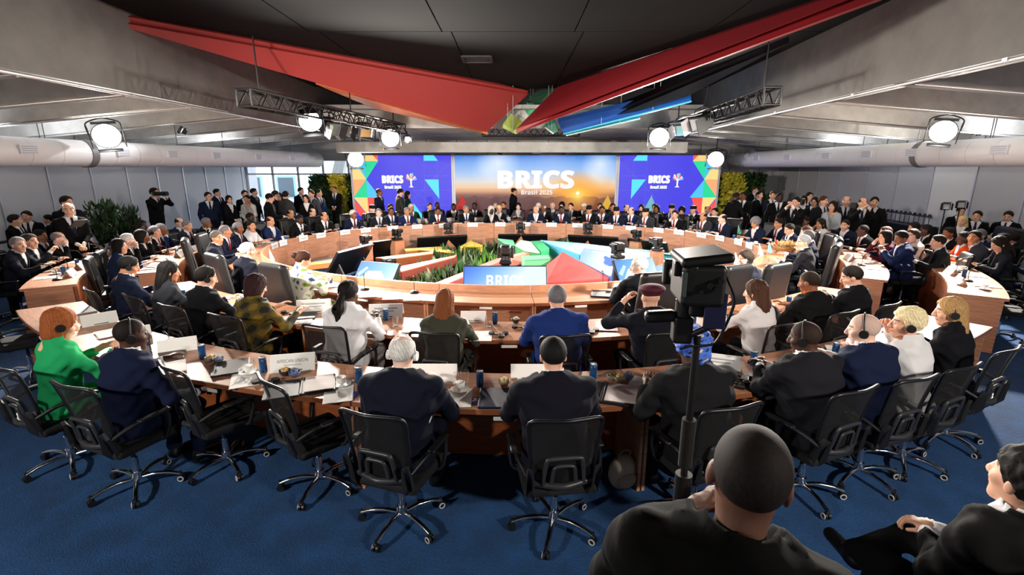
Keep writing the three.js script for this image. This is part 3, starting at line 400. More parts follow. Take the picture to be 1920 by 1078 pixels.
// living green walls beside the screens
function greenWall(label, x0, x1, z, h, ylw, R) {
  const t = thing('living_wall', label, 'plant wall', [(x0 + x1) / 2, 0, z]), W = x1 - x0, B = { a: [], b: [], c: [], d: [] };
  part('backing', bx(W, h, .12, 0, h / 2, -.1), M('#15180f', .9), t);
  for (let i = 0; i < 1500; i++) { const x = (R() - .5) * W, y = R() * h, g = leafGeo(.16 + R() * .1, .07 + R() * .04, 1); g.rotateX(1.1 + R() * .9).rotateZ((R() - .5) * 2.6).translate(x, y + .03, .02 + R() * .12); const k = ylw(x / W + .5, y / h) + (R() - .5) * .3; B[k > .6 ? 'a' : k > .4 ? 'b' : R() < .5 ? 'c' : 'd'].push(g); }
  part('foliage', mg(B.a), leafM('#f0e04a'), t); part('foliage', mg(B.b), leafM('#9dc238'), t); part('foliage', mg(B.c), leafM('#3c6428'), t); part('foliage', mg(B.d), leafM('#1c2f16'), t);
}
greenWall('living wall of yellow-green and dark leaves next to the glazing', A(585, 360, 19.6).x, A(660, 360, 19.6).x, -19.6, A(600, 330, 19.6).y, (u, v) => u > .45 + (1 - v) * .35 ? (u < .92 - (1 - v) * .05 ? .8 : .35) : .2, rng(5));
greenWall('living wall of yellow-green leaves beside the sun-side screen', A(1346, 360, 19.4).x, A(1428, 360, 19.4).x, -19.4, A(1380, 327, 19.4).y, (u, v) => u < .5 - .1 * Math.sin(v * 7) ? .7 : .1, rng(6));
// tall potted plants by the panelled wall
function potted(label, px, pyTop, fwd, R, w) {
  const p = A(px, pyTop, fwd), t = thing('potted_plant', label, 'plant', [p.x, 0, p.z], 0, 'tall potted plants'), L = [[], []], st = [];
  part('pot', lathe([[.001, 0], [.17, 0], [.21, .36], [.23, .38], [.2, .38], [.18, .3], [.001, .3]], 20), M('#2b2b2d', .6), t);
  for (let s = 0; s < 5; s++) { const a = s * 1.26 + R(), tx = Math.cos(a) * w * (.3 + R() * .7), tz = Math.sin(a) * .25, H = p.y * (.8 + R() * .2); st.push(tube([[0, .3, 0], [tx * .5, H * .55, tz * .5], [tx, H, tz]], .012, 10, 5)); for (let k = 0; k < 60; k++) { const f = .35 + .65 * R(), g = leafGeo(.14 + R() * .1, .07, 1); g.rotateX(.6 + R() * 1.1).rotateY(R() * 6.28).translate(tx * f * (.5 + .5 * f) + (R() - .5) * .18, .3 + (H - .3) * f, tz * f + (R() - .5) * .18); L[k % 2].push(g); } }
  part('stem', mg(st), M('#4a3a26', .8), t); part('foliage', mg(L[0]), leafM('#2c5227'), t); part('foliage', mg(L[1]), leafM('#1d3a1c'), t);
}
potted('tall potted plant with one long arching branch before the panelled wall', 182, 372, 10.8, rng(11), .45); potted('tall bushy potted plant next to the arching one', 229, 385, 11.4, rng(12), .38); potted('dark potted plant beside the sun-side living wall', 1440, 352, 17.5, rng(13), .3);
// flower arrangement on the floor and flower basket on the desk
{ const p = U(1478, 500, .45), t = thing('flower_arrangement', 'tall arrangement of white, red and orange flowers behind the leather chairs', 'flowers', [p.x, 0, p.z]); const R = rng(31), cl = { '#f4efe2': [], '#e7c24a': [], '#c9381f': [], '#e2722c': [], '#3f5f2a': [] }, ks = Object.keys(cl); part('vase', lathe([[.001, 0], [.12, 0], [.16, .2], [.11, .34], [.13, .36]], 16), M('#4a3424', .6), t);
  for (let i = 0; i < 230; i++) { const a = R() * 6.28, y = R(), r = .25 * Math.sqrt(R()) * (.6 + y * .5), k = ks[y > .62 ? (R() < .75 ? 0 : 1) : 1 + Math.floor(R() * 4)], g = new THREE.SphereGeometry(.03 + R() * .016, 6, 5).scale(1, .7, 1).translate(Math.cos(a) * r, .3 + y * .55, Math.sin(a) * r); cl[k].push(g); } for (const k of ks) part(k === '#3f5f2a' ? 'foliage' : 'blossoms', mg(cl[k]), M(k, .7), t); }
// ---------- chairs ----------
const chrome = M('#d8dade', .14, 1), plas = M('#2c2d31', .42), fabric = M('#0e0f12', .85), leather = M('#17181b', .42), meshM = new THREE.MeshStandardMaterial({ color: '#0c0c0e', roughness: .9, transparent: true, opacity: .66, side: THREE.DoubleSide }), casterM = M('#18181b', .4), rimM = M('#b9b9bd', .4);
const backZ = (y, x) => -.235 - .1 * Math.pow(Math.max(0, y - .5) / .52, 1.6) + .05 * (x / .23) ** 2;
const CH = (() => {
  const legs = [], casters = [];
  for (let k = 0; k < 5; k++) {
    const a = k * 1.2566, g = mg([tube([[.02, .105, 0], [.12, .125, 0], [.22, .115, 0], [.3, .085, 0]], .018, 10, 6).scale(1, .8, 1)]); g.rotateY(a); legs.push(g);
    const c = mg([cy(.027, .027, .016, 0, 0, 0, 12).rotateX(Math.PI / 2).translate(0, .028, .014), cy(.027, .027, .016, 0, 0, 0, 12).rotateX(Math.PI / 2).translate(0, .028, -.014), rb(.03, .03, .02, .006, 0, .05, 0), cy(.009, .009, .04, 0, .07, 0, 8)]); c.translate(.3, 0, 0).rotateY(a); casters.push(c);
  }
  const rim = [...Array(5)].map((_, k) => new THREE.TorusGeometry(.02, .005, 5, 12).translate(.3, .028, .024).rotateY(k * 1.2566));
  const seatG = rb(.5, .075, .48, .035, 0, .455, .01, 3); { const p = seatG.attributes.position; for (let i = 0; i < p.count; i++) { const z = p.getZ(i); if (z > .12) p.setY(i, p.getY(i) - (z - .12) ** 2 * 1.2); } seatG.computeVertexNormals(); }
  const fr = [], hw = y => .2 + .035 * (y - .5) / .5; for (const y of [.5, .62, .75, .88, .98]) fr.push([-hw(y), y, backZ(y, hw(y))]); fr.push([-.2, 1.015, backZ(1.015, .2)], [0, 1.022, backZ(1.02, 0)], [.2, 1.015, backZ(1.015, .2)]); for (const y of [.98, .88, .75, .62, .5]) fr.push([hw(y), y, backZ(y, hw(y))]);
  const pan = new THREE.PlaneGeometry(1, 1, 8, 10), pp = pan.attributes.position; for (let i = 0; i < pp.count; i++) { const y = .5 + (pp.getY(i) + .5) * .51, x = pp.getX(i) * 2 * hw(y); pp.setXYZ(i, x, y, backZ(y, x)); } pan.computeVertexNormals();
  const arch = (w0, w1, y0, y1, r) => tube([[-w0, y0, backZ(y0, w0) - .022], [-w1, y1 - .015, backZ(y1, w1) - .022], [-w1 + .03, y1, backZ(y1, w1) - .022], [w1 - .03, y1, backZ(y1, w1) - .022], [w1, y1 - .015, backZ(y1, w1) - .022], [w0, y0, backZ(y0, w0) - .022]], r, 28, 6);
  const lumbar = mg([arch(.135, .115, .535, .73, .016), arch(.08, .066, .54, .675, .013), tube([[-.19, .53, backZ(.53, .19) - .012], [0, .525, backZ(.53, 0) - .03], [.19, .53, backZ(.53, .19) - .012]], .024, 14, 7)]);
  const brk = [-1, 1].map(s => mg([slab([V(s * .2, .40, -.12), V(s * .235, .44, -.2), V(s * .245, .62, -.25), V(s * .235, .68, -.262), V(s * .2, .66, -.27), V(s * .19, .5, -.26), V(s * .17, .42, -.2)], V(0, .0, -.025)), bar([s * .12, .41, -.05], [s * .2, .42, -.16], .02)]));
  const armr = [-1, 1].map(s => mg([tube([[s * .2, .425, .08], [s * .28, .45, .1], [s * .3, .56, .13], [s * .295, .655, .13], [s * .29, .67, .02], [s * .275, .655, -.12], [s * .235, .6, -.24]], .0155, 26, 6), rb(.055, .025, .24, .012, s * .292, .675, .04)]));
  return { legs, casters, rim: mg(rim), hub: mg([cy(.04, .035, .06, 0, .115, 0), cy(.026, .026, .13, 0, .2, 0)]), col: mg([cy(.017, .017, .2, 0, .33, 0), rb(.16, .03, .2, .01, 0, .41, 0)]), seatG, frame: tube(fr, .0135, 50, 6), pan, lumbar, brk, armr };
})();
function officeChair(label, pos, turn, spin, group) {
  const t = thing('office_chair', label, 'chair', pos, turn, group);
  const b = new THREE.Group(); 
  CH.legs.forEach(g => { part('base_leg', g, chrome, t).rotation.y = spin; }); CH.casters.forEach(g => { part('caster', g, casterM, t).rotation.y = spin; }); part('caster_rims', CH.rim, rimM, t).rotation.y = spin;
  part('hub', CH.hub, chrome, t); part('gas_column', CH.col, M('#3a4a5a', .2, .8), t); part('seat', CH.seatG, fabric, t); part('back_frame', CH.frame, M('#131316', .4), t); part('mesh_back', CH.pan, meshM, t); part('lumbar_support', CH.lumbar, plas, t);
  CH.brk.forEach(g => part('back_bracket', g, plas, t)); CH.armr.forEach(g => part('armrest', g, M('#17171a', .45), t)); t.scale.setScalar(.96);
  return t;
}
const LC = { seat: rb(.52, .12, .5, .05, 0, .44, .0, 3), back: (() => { const g = rb(.54, .72, .12, .06, 0, .86, -.26, 4), p = g.attributes.position; for (let i = 0; i < p.count; i++) { const y = p.getY(i), x = p.getX(i); p.setZ(i, p.getZ(i) - Math.max(0, y - .5) * .13 + x * x * .5); p.setX(i, x * (1 - Math.max(0, y - .9) * .35)); } g.computeVertexNormals(); return g; })(), arm: [-1, 1].map(s => mg([rb(.07, .05, .3, .02, s * .29, .66, .02), bar([s * .29, .44, .08], [s * .29, .64, .08], .02), bar([s * .27, .44, -.1], [s * .29, .64, -.08], .02)])), col: mg([cy(.028, .028, .28, 0, .24, 0), cy(.3, .05, .06, 0, .06, 0, 5)]) };
function leatherChair(label, pos, turn, group, s = 1) { const t = thing('leather_chair', label, 'chair', pos, turn, group); part('seat', LC.seat, leather, t); part('backrest', LC.back, leather, t); for (const g of LC.arm) part('armrest', g, leather, t); part('base', LC.col, chrome, t); t.scale.setScalar(s); return t; }
// ---------- people ----------
// a figure is a skeleton of tapered limbs joined in a distance field and meshed as one surface per garment
function nets(f, lo, hi, cell) {                  // surface nets
  const nx = Math.ceil((hi[0] - lo[0]) / cell) + 1, ny = Math.ceil((hi[1] - lo[1]) / cell) + 1, nz = Math.ceil((hi[2] - lo[2]) / cell) + 1;
  const F = new Float32Array(nx * ny * nz); let q = 0;
  for (let k = 0; k < nz; k++) for (let j = 0; j < ny; j++) for (let i = 0; i < nx; i++) F[q++] = f(lo[0] + i * cell, lo[1] + j * cell, lo[2] + k * cell);
  const id = new Int32Array(nx * ny * nz).fill(-1), P = [], I = [], sx = 1, sy = nx, sz = nx * ny, co = [0, sx, sy, sx + sy, sz, sx + sz, sy + sz, sx + sy + sz];
  const ed = [[0, 1], [2, 3], [4, 5], [6, 7], [0, 2], [1, 3], [4, 6], [5, 7], [0, 4], [1, 5], [2, 6], [3, 7]];
  for (let k = 0; k < nz - 1; k++) for (let j = 0; j < ny - 1; j++) for (let i = 0; i < nx - 1; i++) {
    const b = i + j * sy + k * sz; let m = 0; for (let c = 0; c < 8; c++) if (F[b + co[c]] < 0) m++;
    if (m === 0 || m === 8) continue;
    let x = 0, y = 0, z = 0, n = 0;
    for (const [a, c] of ed) { const fa = F[b + co[a]], fc = F[b + co[c]]; if ((fa < 0) === (fc < 0)) continue; const t = fa / (fa - fc); x += (a & 1) + t * ((c & 1) - (a & 1)); y += ((a >> 1) & 1) + t * (((c >> 1) & 1) - ((a >> 1) & 1)); z += (a >> 2) + t * ((c >> 2) - (a >> 2)); n++; }
    id[b] = P.length / 3; P.push(lo[0] + (i + x / n) * cell, lo[1] + (j + y / n) * cell, lo[2] + (k + z / n) * cell);
  }
  const quad = (a, b, c, d, s) => { if (a < 0 || b < 0 || c < 0 || d < 0) return; if (s) I.push(a, b, c, a, c, d); else I.push(a, c, b, a, d, c); };
  for (let k = 1; k < nz - 1; k++) for (let j = 1; j < ny - 1; j++) for (let i = 1; i < nx - 1; i++) {
    const b = i + j * sy + k * sz, s = F[b] < 0;
    if (s !== (F[b + sx] < 0)) quad(id[b], id[b - sy], id[b - sy - sz], id[b - sz], !s);
    if (s !== (F[b + sy] < 0)) quad(id[b], id[b - sz], id[b - sz - sx], id[b - sx], !s);
    if (s !== (F[b + sz] < 0)) quad(id[b], id[b - sx], id[b - sx - sy], id[b - sy], !s);
  }
  const g = new THREE.BufferGeometry(); g.setAttribute('position', new THREE.Float32BufferAttribute(P, 3)); g.setIndex(I); g.computeVertexNormals(); return g;
}
const smin = (a, b, k) => { const h = Math.max(k - Math.abs(a - b), 0) / k; return Math.min(a, b) - h * h * k * .25; };
const smax = (a, b, k) => -smin(-a, -b, k);
function cap(x, y, z, a, b, r0, r1) { const dx = b[0] - a[0], dy = b[1] - a[1], dz = b[2] - a[2], px = x - a[0], py = y - a[1], pz = z - a[2]; let t = (px * dx + py * dy + pz * dz) / (dx * dx + dy * dy + dz * dz); t = t < 0 ? 0 : t > 1 ? 1 : t; const ex = px - t * dx, ey = py - t * dy, ez = pz - t * dz; return Math.sqrt(ex * ex + ey * ey + ez * ez) - r0 - (r1 - r0) * t; }
function ell(x, y, z, c, r) { const ax = (x - c[0]) / r[0], ay = (y - c[1]) / r[1], az = (z - c[2]) / r[2], k0 = Math.sqrt(ax * ax + ay * ay + az * az), bx_ = ax / r[0], by = ay / r[1], bz = az / r[2], k1 = Math.sqrt(bx_ * bx_ + by * by + bz * bz); return k1 < 1e-6 ? -Math.min(...r) : k0 * (k0 - 1) / k1; }
function lerpTable(T, y) { if (y <= T[0][0]) return [T[0][1], T[0][2]]; for (let i = 1; i < T.length; i++) if (y <= T[i][0]) { let t = (y - T[i - 1][0]) / (T[i][0] - T[i - 1][0]); t = t * t * (3 - 2 * t) * .5 + t * .5; return [T[i - 1][1] + t * (T[i][1] - T[i - 1][1]), T[i - 1][2] + t * (T[i][2] - T[i - 1][2])]; } const L = T[T.length - 1]; return [L[1], L[2]]; }

// --- head: skull, jaw, nose, ears, sockets, lips; face towards +z, middle at the origin ---
const headF = (x, y, z) => {
  let d = ell(x, y, z, [0, .03, -.014], [.0765, .091, .098]);
  d = smin(d, ell(x, y, z, [0, -.04, .022], [.06, .08, .068]), .035);
  d = smin(d, cap(x, y, z, [-.018, -.103, .056], [.018, -.103, .056], .02, .02), .03);
  d = smin(d, ell(Math.abs(x), y, z, [.045, -.02, .052], [.022, .022, .025]), .02);
  d = smax(d, -ell(Math.abs(x), y, z, [.033, .014, .105], [.02, .013, .02]), .012);
  d = smin(d, ell(Math.abs(x), y, z, [.032, .012, .079], [.013, .0095, .011]), .004);
  d = smin(d, cap(x, y, z, [0, .022, .084], [0, -.026, .106], .009, .0145), .014);
  d = smin(d, ell(Math.abs(x), y, z, [.012, -.032, .096], [.01, .008, .012]), .008);
  d = smin(d, ell(x, y, z, [0, -.06, .083], [.024, .009, .011]), .008);
  d = smin(d, ell(Math.abs(x), y, z, [.08, -.008, -.012], [.01, .031, .02]), .008);
  return smin(d, cap(x, y, z, [0, -.06, -.022], [0, -.21, -.04], .052, .058), .03);
};
const headCache = {};
function headGeo(cell) {
  if (headCache[cell]) return headCache[cell];
  const g = nets(headF, [-.11, -.22, -.13], [.11, .14, .14], cell), p = g.attributes.position, C = new Float32Array(p.count * 3);
  for (let i = 0; i < p.count; i++) {
    const x = Math.abs(p.getX(i)), y = p.getY(i), z = p.getZ(i); let c = [1, 1, 1];
    if (z > .05) {
      if (Math.hypot((x - .032) / .014, (y - .012) / .009) < 1) c = Math.abs(x - .031) < .006 ? [.05, .04, .03] : [1.25, 1.35, 1.5];
      else if (x > .012 && x < .055 && Math.abs(y - .034 + (x - .03) * (x - .03) * 6) < .0055) c = [.16, .13, .11];
      else if (Math.hypot(x / .026, (y + .061) / .0085) < 1) c = [.85, .55, .52];
    }
    C.set(c, i * 3);
  }
  g.setAttribute('color', new THREE.BufferAttribute(C, 3)); return (headCache[cell] = g);
}
// --- a hand: wrist at the origin, fingers along +z, palm towards -y, thumb at -x (a left hand) ---
const handCache = {};
function handGeo(curl, cell, right) {
  const k = curl + '_' + cell + right; if (handCache[k]) return handCache[k];
  const ch = [];
  [[-.03, .068], [-.0105, .078], [.0095, .072], [.0285, .056]].forEach(([x, L], i) => {
    let p = [x * .85, .002, .082 - Math.abs(i - 1.2) * .004], a = curl * (.5 + .06 * i); const sp = x * .9;
    for (const [s, r0, r1] of [[.45, .0095, .009], [.32, .009, .0082], [.25, .0082, .007]]) { const q = [p[0] + sp * s * .4, p[1] - Math.sin(a) * L * s, p[2] + Math.cos(a) * L * s]; ch.push([p, q, r0, r1]); p = q; a += curl * 1.05; }
  });
  const t1 = [-.05, -.012 - curl * .012, .058], t2 = [-.058 + curl * .022, -.022 - curl * .022, .088];
  const f = (x, y, z) => {
    let d = ell(x, y, z, [0, -.002, .05], [.041, .0155, .05]); d = smin(d, cap(x, y, z, [0, 0, -.04], [0, 0, .02], .026, .026), .02);
    let t = cap(x, y, z, [-.022, -.006, .02], t1, .0135, .0105); t = smin(t, cap(x, y, z, t1, t2, .0105, .0085), .004); d = smin(d, t, .012);
    let e = 9; for (const c of ch) e = Math.min(e, cap(x, y, z, c[0], c[1], c[2], c[3])); return smin(d, e, .006);
  };
  const g = nets(f, [-.085, -.1, -.07], [.065, .04, .18], cell); if (right) { g.scale(-1, 1, 1); const I = g.index.array; for (let i = 0; i < I.length; i += 3) { const t = I[i]; I[i] = I[i + 1]; I[i + 1] = t; } g.computeVertexNormals(); }
  g.setAttribute('color', new THREE.BufferAttribute(new Float32Array(g.attributes.position.count * 3).fill(1), 3)); return (handCache[k] = g);
}
// --- hair and head coverings, in the head's own axes ---
const pl = (T, v) => lerpTable(T.map(t => [t[0], t[1], 0]), v)[0];
const hairLine = [[-.12, -.075], [-.06, -.06], [-.03, -.03], [-.005, .0], [.02, .012], [.035, .05], [.075, .072], [.1, .085]];
const strand = (x, y, z) => { const a = Math.atan2(x, z + .02); return .5 * Math.sin(a * 46 + 5 * Math.sin(y * 30)) + .3 * Math.sin(a * 97 + 4 * Math.sin(y * 47 + 1)) + .25 * Math.sin(y * 140 + a * 23); };
const wob = (x, y, z, f, a) => a * (Math.sin(f * x + 3 * Math.sin(f * .4 * y)) * Math.sin(f * .8 * z + 1.3) + .6 * Math.sin(f * 1.7 * x + f * y) * Math.sin(f * 1.9 * z));
const skull = (x, y, z) => ell(x, y, z, [0, .03, -.014], [.0775, .0915, .0985]);
const hl = (x, z) => pl(hairLine, z) + (z > .03 ? -9 * x * x + .012 : 0) + .003 * Math.sin(70 * x + 50 * z);
const faceCut = (x, y, z, w = .066, h = .125) => -ell(x, y, z, [0, -.04, .1], [w, h, .1]);
const hairF = {
  short: (x, y, z) => { const e = y - hl(x, z), t = .003 + .011 * Math.min(1, Math.max(0, e / .06)) + (z > .03 ? .004 * Math.min(1, Math.max(0, e / .03)) : 0); return smax(skull(x, y, z) - t + .0016 * strand(x, y, z), -e * .7, .004); },
  buzz: (x, y, z) => { const e = y - hl(x, z), t = .001 + .0022 * Math.min(1, Math.max(0, e / .05)); return smax(skull(x, y, z) - t, -e * .7, .003); },
  receding: (x, y, z) => smax(smax(skull(x, y, z) - .003 - .007 * Math.min(1, Math.max(0, (y - hl(x, z)) / .04)) + .0016 * strand(x, y, z), (hl(x, z) - y) * .7, .004), -ell(x, y, z, [0, .115, .03], [.068, .075, .115]), .012),
  curly: (x, y, z) => smax(ell(x, y, z, [0, .045, -.022], [.108, .118, .125]) + wob(x, y, z, 150, .006), Math.max(faceCut(x, y, z, .07, .12), -.12 - y), .012),
  bob: (x, y, z) => smax(smin(ell(x, y, z, [0, .038, -.018], [.092, .104, .113]), ell(x, y, z, [0, -.06, -.03], [.1, .105, .082]), .05) + wob(x, y * .2, z, 130, .0025) + .002 * strand(x, y, z), Math.max(faceCut(x, y, z), -.15 - y), .012),
  long: (x, y, z) => smax(smin(smin(ell(x, y, z, [0, .038, -.018], [.09, .103, .112]), ell(x, y, z, [0, -.09, -.045], [.1, .13, .075]), .05), ell(x, y, z, [0, -.2, -.085], [.095, .17, .045]), .06) + wob(x, y * .15, z, 120, .003) + .002 * strand(x, y, z), Math.max(faceCut(x, y, z), -.36 - y), .012),
  bun: (x, y, z) => smin(hairF.short(x, y, z), ell(x, y, z, [0, .03, -.135], [.042, .042, .036]), .02) + wob(x, y, z, 110, .001),
  pony: (x, y, z) => smin(smin(ell(x, y, z, [0, -.05, -.12], [.035, .05, .03]), smin(cap(x, y, z, [0, -.08, -.135], [.005, -.17, -.15], .034, .05), cap(x, y, z, [.005, -.17, -.15], [.0, -.3, -.13], .05, .012), .03) + wob(x, y * .2, z, 140, .004), .02), smax(ell(x, y, z, [0, .034, -.022], [.094, .105, .118]) + wob(x, y, z, 60, .003), (pl(hairLine, z) - y) * .75, .012), .02),
  songkok: (x, y, z) => smax(smax(Math.hypot(x / .93, (z + .014)) - .1 + (y - .08) * .06, Math.abs(y - .085) - .052, .01), -9, .001),
  turban: (x, y, z) => smax(ell(x, y, z, [0, .062, -.022], [.118, .098, .13]) + .003 * Math.sin(130 * (y + .5 * Math.abs(x) + .25 * z)), .012 - y + (z < 0 ? z * .5 : z * .15), .02),
  beret: (x, y, z) => smax(smin(ell(x, y, z, [0, .085, -.03], [.125, .05, .13]), ell(x, y, z, [0, .05, -.015], [.09, .06, .105]), .03), .022 - y + (z < 0 ? z * .35 : z * .1), .015),
  wrap: (x, y, z) => smin(smax(ell(x, y, z, [0, .05, -.03], [.118, .118, .135]) + wob(x, y, z, 55, .006) + .003 * Math.sin(150 * y + 60 * x), Math.max(faceCut(x, y, z, .07, .13), -.1 - y + (z > 0 ? z : 0)), .015), ell(x, y, z, [0, -.04, -.12], [.075, .06, .05]) + wob(x, y, z, 80, .006), .03),
  scarf: (x, y, z) => smax(smin(ell(x, y, z, [0, .035, -.02], [.1, .112, .122]), ell(x, y, z, [0, -.11, -.02], [.1, .12, .1]), .06) + wob(x, y, z, 50, .003), faceCut(x, y, z, .062, .115), .012),
  crop: (x, y, z) => smax(ell(x, y, z, [0, .046, -.02], [.096, .108, .118]) + wob(x, y, z, 75, .0045) + .002 * strand(x, y, z), (pl([[-.14, -.1], [-.06, -.09], [-.03, -.055], [-.005, -.03], [.02, .0], [.04, .045], [.08, .066], [.12, .08]], z) - y) * .75, .014),
};
const hairCache = {};
function hairGeo(style, cell) { const k = style + cell; return hairCache[k] ??= nets(hairF[style], [-.16, style === 'long' ? -.4 : style === 'pony' ? -.34 : -.26, -.21], [.16, .18, .15], cell); }
const cupMat = M('#0b0b0d', .45), bandMat = M('#16161a', .35);
const headsetGeo = (() => { const b = []; for (let i = 0; i <= 12; i++) { const a = Math.PI * i / 12; b.push([.093 * Math.cos(a), -.01 + .142 * Math.sin(a), -.014]); } return mg([tube(b, .006, 30, 6), cy(.032, .032, .022, 0, 0, 0, 14).rotateZ(Math.PI / 2).translate(.094, -.012, -.012), cy(.032, .032, .022, 0, 0, 0, 14).rotateZ(Math.PI / 2).translate(-.094, -.012, -.012)]); })();

// --- clothed body for a pose; every garment is its own surface ---
const torsoM = [[-.12, .16, .115], [0, .178, .132], [.12, .168, .122], [.25, .178, .124], [.38, .2, .128], [.455, .203, .112], [.505, .178, .094], [.54, .125, .08], [.575, .072, .066]];
const torsoW = [[-.12, .17, .12], [0, .178, .13], [.12, .148, .11], [.25, .152, .118], [.36, .168, .126], [.44, .17, .104], [.49, .152, .086], [.525, .105, .072], [.56, .06, .058]];
const bodyCache = {};
function ik(S, W, side, l1 = .285, l2 = .26, pole = [.62, -.85, -.3]) {
  const d = V(W[0] - S[0], W[1] - S[1], W[2] - S[2]); let L = d.length(); if (L > l1 + l2 - .004) { d.setLength(l1 + l2 - .004); L = d.length(); }
  const n = d.clone().normalize(), p = V(pole[0] * side, pole[1], pole[2]); p.addScaledVector(n, -p.dot(n)).normalize();
  const a = (l1 * l1 - l2 * l2 + L * L) / (2 * L), h = Math.sqrt(Math.max(0, l1 * l1 - a * a));
  return [[S[0] + n.x * a + p.x * h, S[1] + n.y * a + p.y * h, S[2] + n.z * a + p.z * h], [S[0] + d.x, S[1] + d.y, S[2] + d.z]];
}
function bodyGeo(pose, lod) {
  const key = JSON.stringify(pose) + lod; if (bodyCache[key]) return bodyCache[key];
  const T = pose.fem ? torsoW : torsoM, hipY = pose.stand ? .93 : .53, al = pose.lean ?? .08, ca = Math.cos(al), sa = Math.sin(al), tw = pose.twist ?? 0;
  const W2L = (x, y, z) => [x, hipY + y * ca - z * sa, y * sa + z * ca];                 // torso axes -> person's axes
  const bk = 1 + ((pose.bulk ?? 1) - 1) * .7, sw = (pose.fem ? .155 : .188) * bk, shY = pose.fem ? .445 : .465, shL = W2L(sw, shY, -.005), shR = W2L(-sw, shY, -.005);
  const [eL, wL] = ik(shL, pose.wl, 1, .28, .255, pose.pl), [eR, wR] = ik(shR, pose.wr, -1, .28, .255, pose.pr);
  const ar = (pose.fem ? .046 : .056) * bk, b = pose.bulk ?? 1;
  const torso = (x, y, z, g) => {
    const dy = y - hipY, ty = dy * ca + z * sa, tz = -dy * sa + z * ca, [w0, t0] = lerpTable(T, ty), w = w0 * b + g, t = t0 * b + g, ax = Math.abs(x) / w, az = Math.abs(tz + (ty > .2 && ty < .5 ? .0 : 0)) / t;
    const r = Math.pow(Math.pow(ax, 2.4) + Math.pow(az, 2.4), 1 / 2.4); return [(r - 1) * Math.min(w, t) * .9, ty, tz];
  };
  const fA = lod ? 1 : 1.7, fold = (x, y, z) => fA * (.0026 * Math.sin(36 * y + 13 * x * (x > 0 ? 1 : -1) + 2.5 * Math.sin(9 * x + 3)) + .0018 * Math.sin(57 * (y - z) + 17 * x) + .0022 * Math.sin(19 * y - 31 * x + 1.4 * Math.sin(14 * y)));
  const arms = (x, y, z, g) => { let d = 9; for (const [S, E, Wp] of [[shL, eL, wL], [shR, eR, wR]]) { let a = cap(x, y, z, S, E, ar + g, ar * .86 + g); a = smin(a, cap(x, y, z, E, Wp, ar * .86 + g, ar * .62 + g), .03); d = Math.min(d, a); } return d; };
  const cell = lod ? .024 : .0125, gl = pose.open === undefined ? 1 : pose.open, jl = pose.stand ? -.2 : -.13;
  const jf = (x, y, z) => {
    let [d, ty, tz] = torso(x, y, z, .008); d = smax(d, Math.max(jl - ty, ty - .572), .02);
    d = smin(d, arms(x, y, z, .004), .04) + fold(x, y, z);
    if (tz < .045 && ty > .5) d = smin(d, Math.max(Math.abs(Math.hypot(x, tz + .002) - .079 + (ty - .53) * .12) - .009, Math.abs(ty - .55) - .034 - Math.max(0, -tz) * .12), .012);
    for (const [E, Wp] of [[eL, wL], [eR, wR]]) { const q = V(Wp[0] - E[0], Wp[1] - E[1], Wp[2] - E[2]).normalize(); d = Math.max(d, (Math.hypot(x - Wp[0], y - Wp[1], z - Wp[2]) < .1) ? (x - Wp[0]) * q.x + (y - Wp[1]) * q.y + (z - Wp[2]) * q.z + .012 : -9); }
    if (gl && tz > 0 && ty > .2) { const v = (ty - .24) * .3, e = Math.abs(x) - v; if (ty > .24) { d -= e > 0 && e < .05 ? .006 : 0; d = smax(d, -Math.max(e, -.02 - tz + .03), .008); } }
    return smax(d, -(Math.hypot(x, tz - .004) - .067 - Math.max(0, .545 - ty) * .2 + (ty < .5 ? 1 : 0)), .006);
  };
  const sf = (x, y, z) => { let [d, ty, tz] = torso(x, y, z, -.006); d = smax(d, Math.max(-.02 - ty, ty - .555), .01); const c = Math.max(Math.abs(Math.hypot(x / .96, tz - .004 - (ty - .5) * .12) - (pose.fem ? .058 : .066)) - .006, Math.abs(ty - .565) - .028); d = Math.min(d, c); for (const [E, Wp] of [[eL, wL], [eR, wR]]) { const q = [Wp[0] + (Wp[0] - E[0]) * .07, Wp[1] + (Wp[1] - E[1]) * .07, Wp[2] + (Wp[2] - E[2]) * .07]; d = Math.min(d, cap(x, y, z, [Wp[0] - (Wp[0] - E[0]) * .1, Wp[1] - (Wp[1] - E[1]) * .1, Wp[2] - (Wp[2] - E[2]) * .1], q, .034, .034)); } return d; };
  const tf = (x, y, z) => { const [d, ty, tz] = torso(x, y, z, .003); return Math.max(Math.abs(d) - .005, Math.abs(x) - (ty > .5 ? .02 : .024 + (.5 - ty) * .05), ty - .545, .2 - ty, -tz); };
  const hip = [[.088, hipY + .0, 0], [-.088, hipY + .0, 0]], leg = pose.stand ? [[.1, .5, .02], [-.1, .5, .02], [.105, .09, -.01], [-.105, .09, -.01]] : pose.legs ?? [[.13, .5, .42], [-.13, .5, .42], [.12, .1, .36], [-.12, .1, .4]];
  const lf = (x, y, z) => { let d = ell(x, y, z, [0, hipY - .01, -.01], [.165, .11, .125]); for (let i = 0; i < 2; i++) { let a = cap(x, y, z, hip[i], leg[i], .088, .066); a = smin(a, cap(x, y, z, leg[i], leg[i + 2], .064, .05), .035); d = smin(d, a, i && pose.skirt ? .22 : .045); } return d + fold(x, y, z); };
  const lims = pts => { const lo = [9, 9, 9], hi = [-9, -9, -9]; for (const p of pts) for (let i = 0; i < 3; i++) { lo[i] = Math.min(lo[i], p[i]); hi[i] = Math.max(hi[i], p[i]); } return [lo.map(v => v - .13), hi.map(v => v + .13)]; };
  const top = W2L(0, .6, 0), bot = W2L(0, jl, 0);
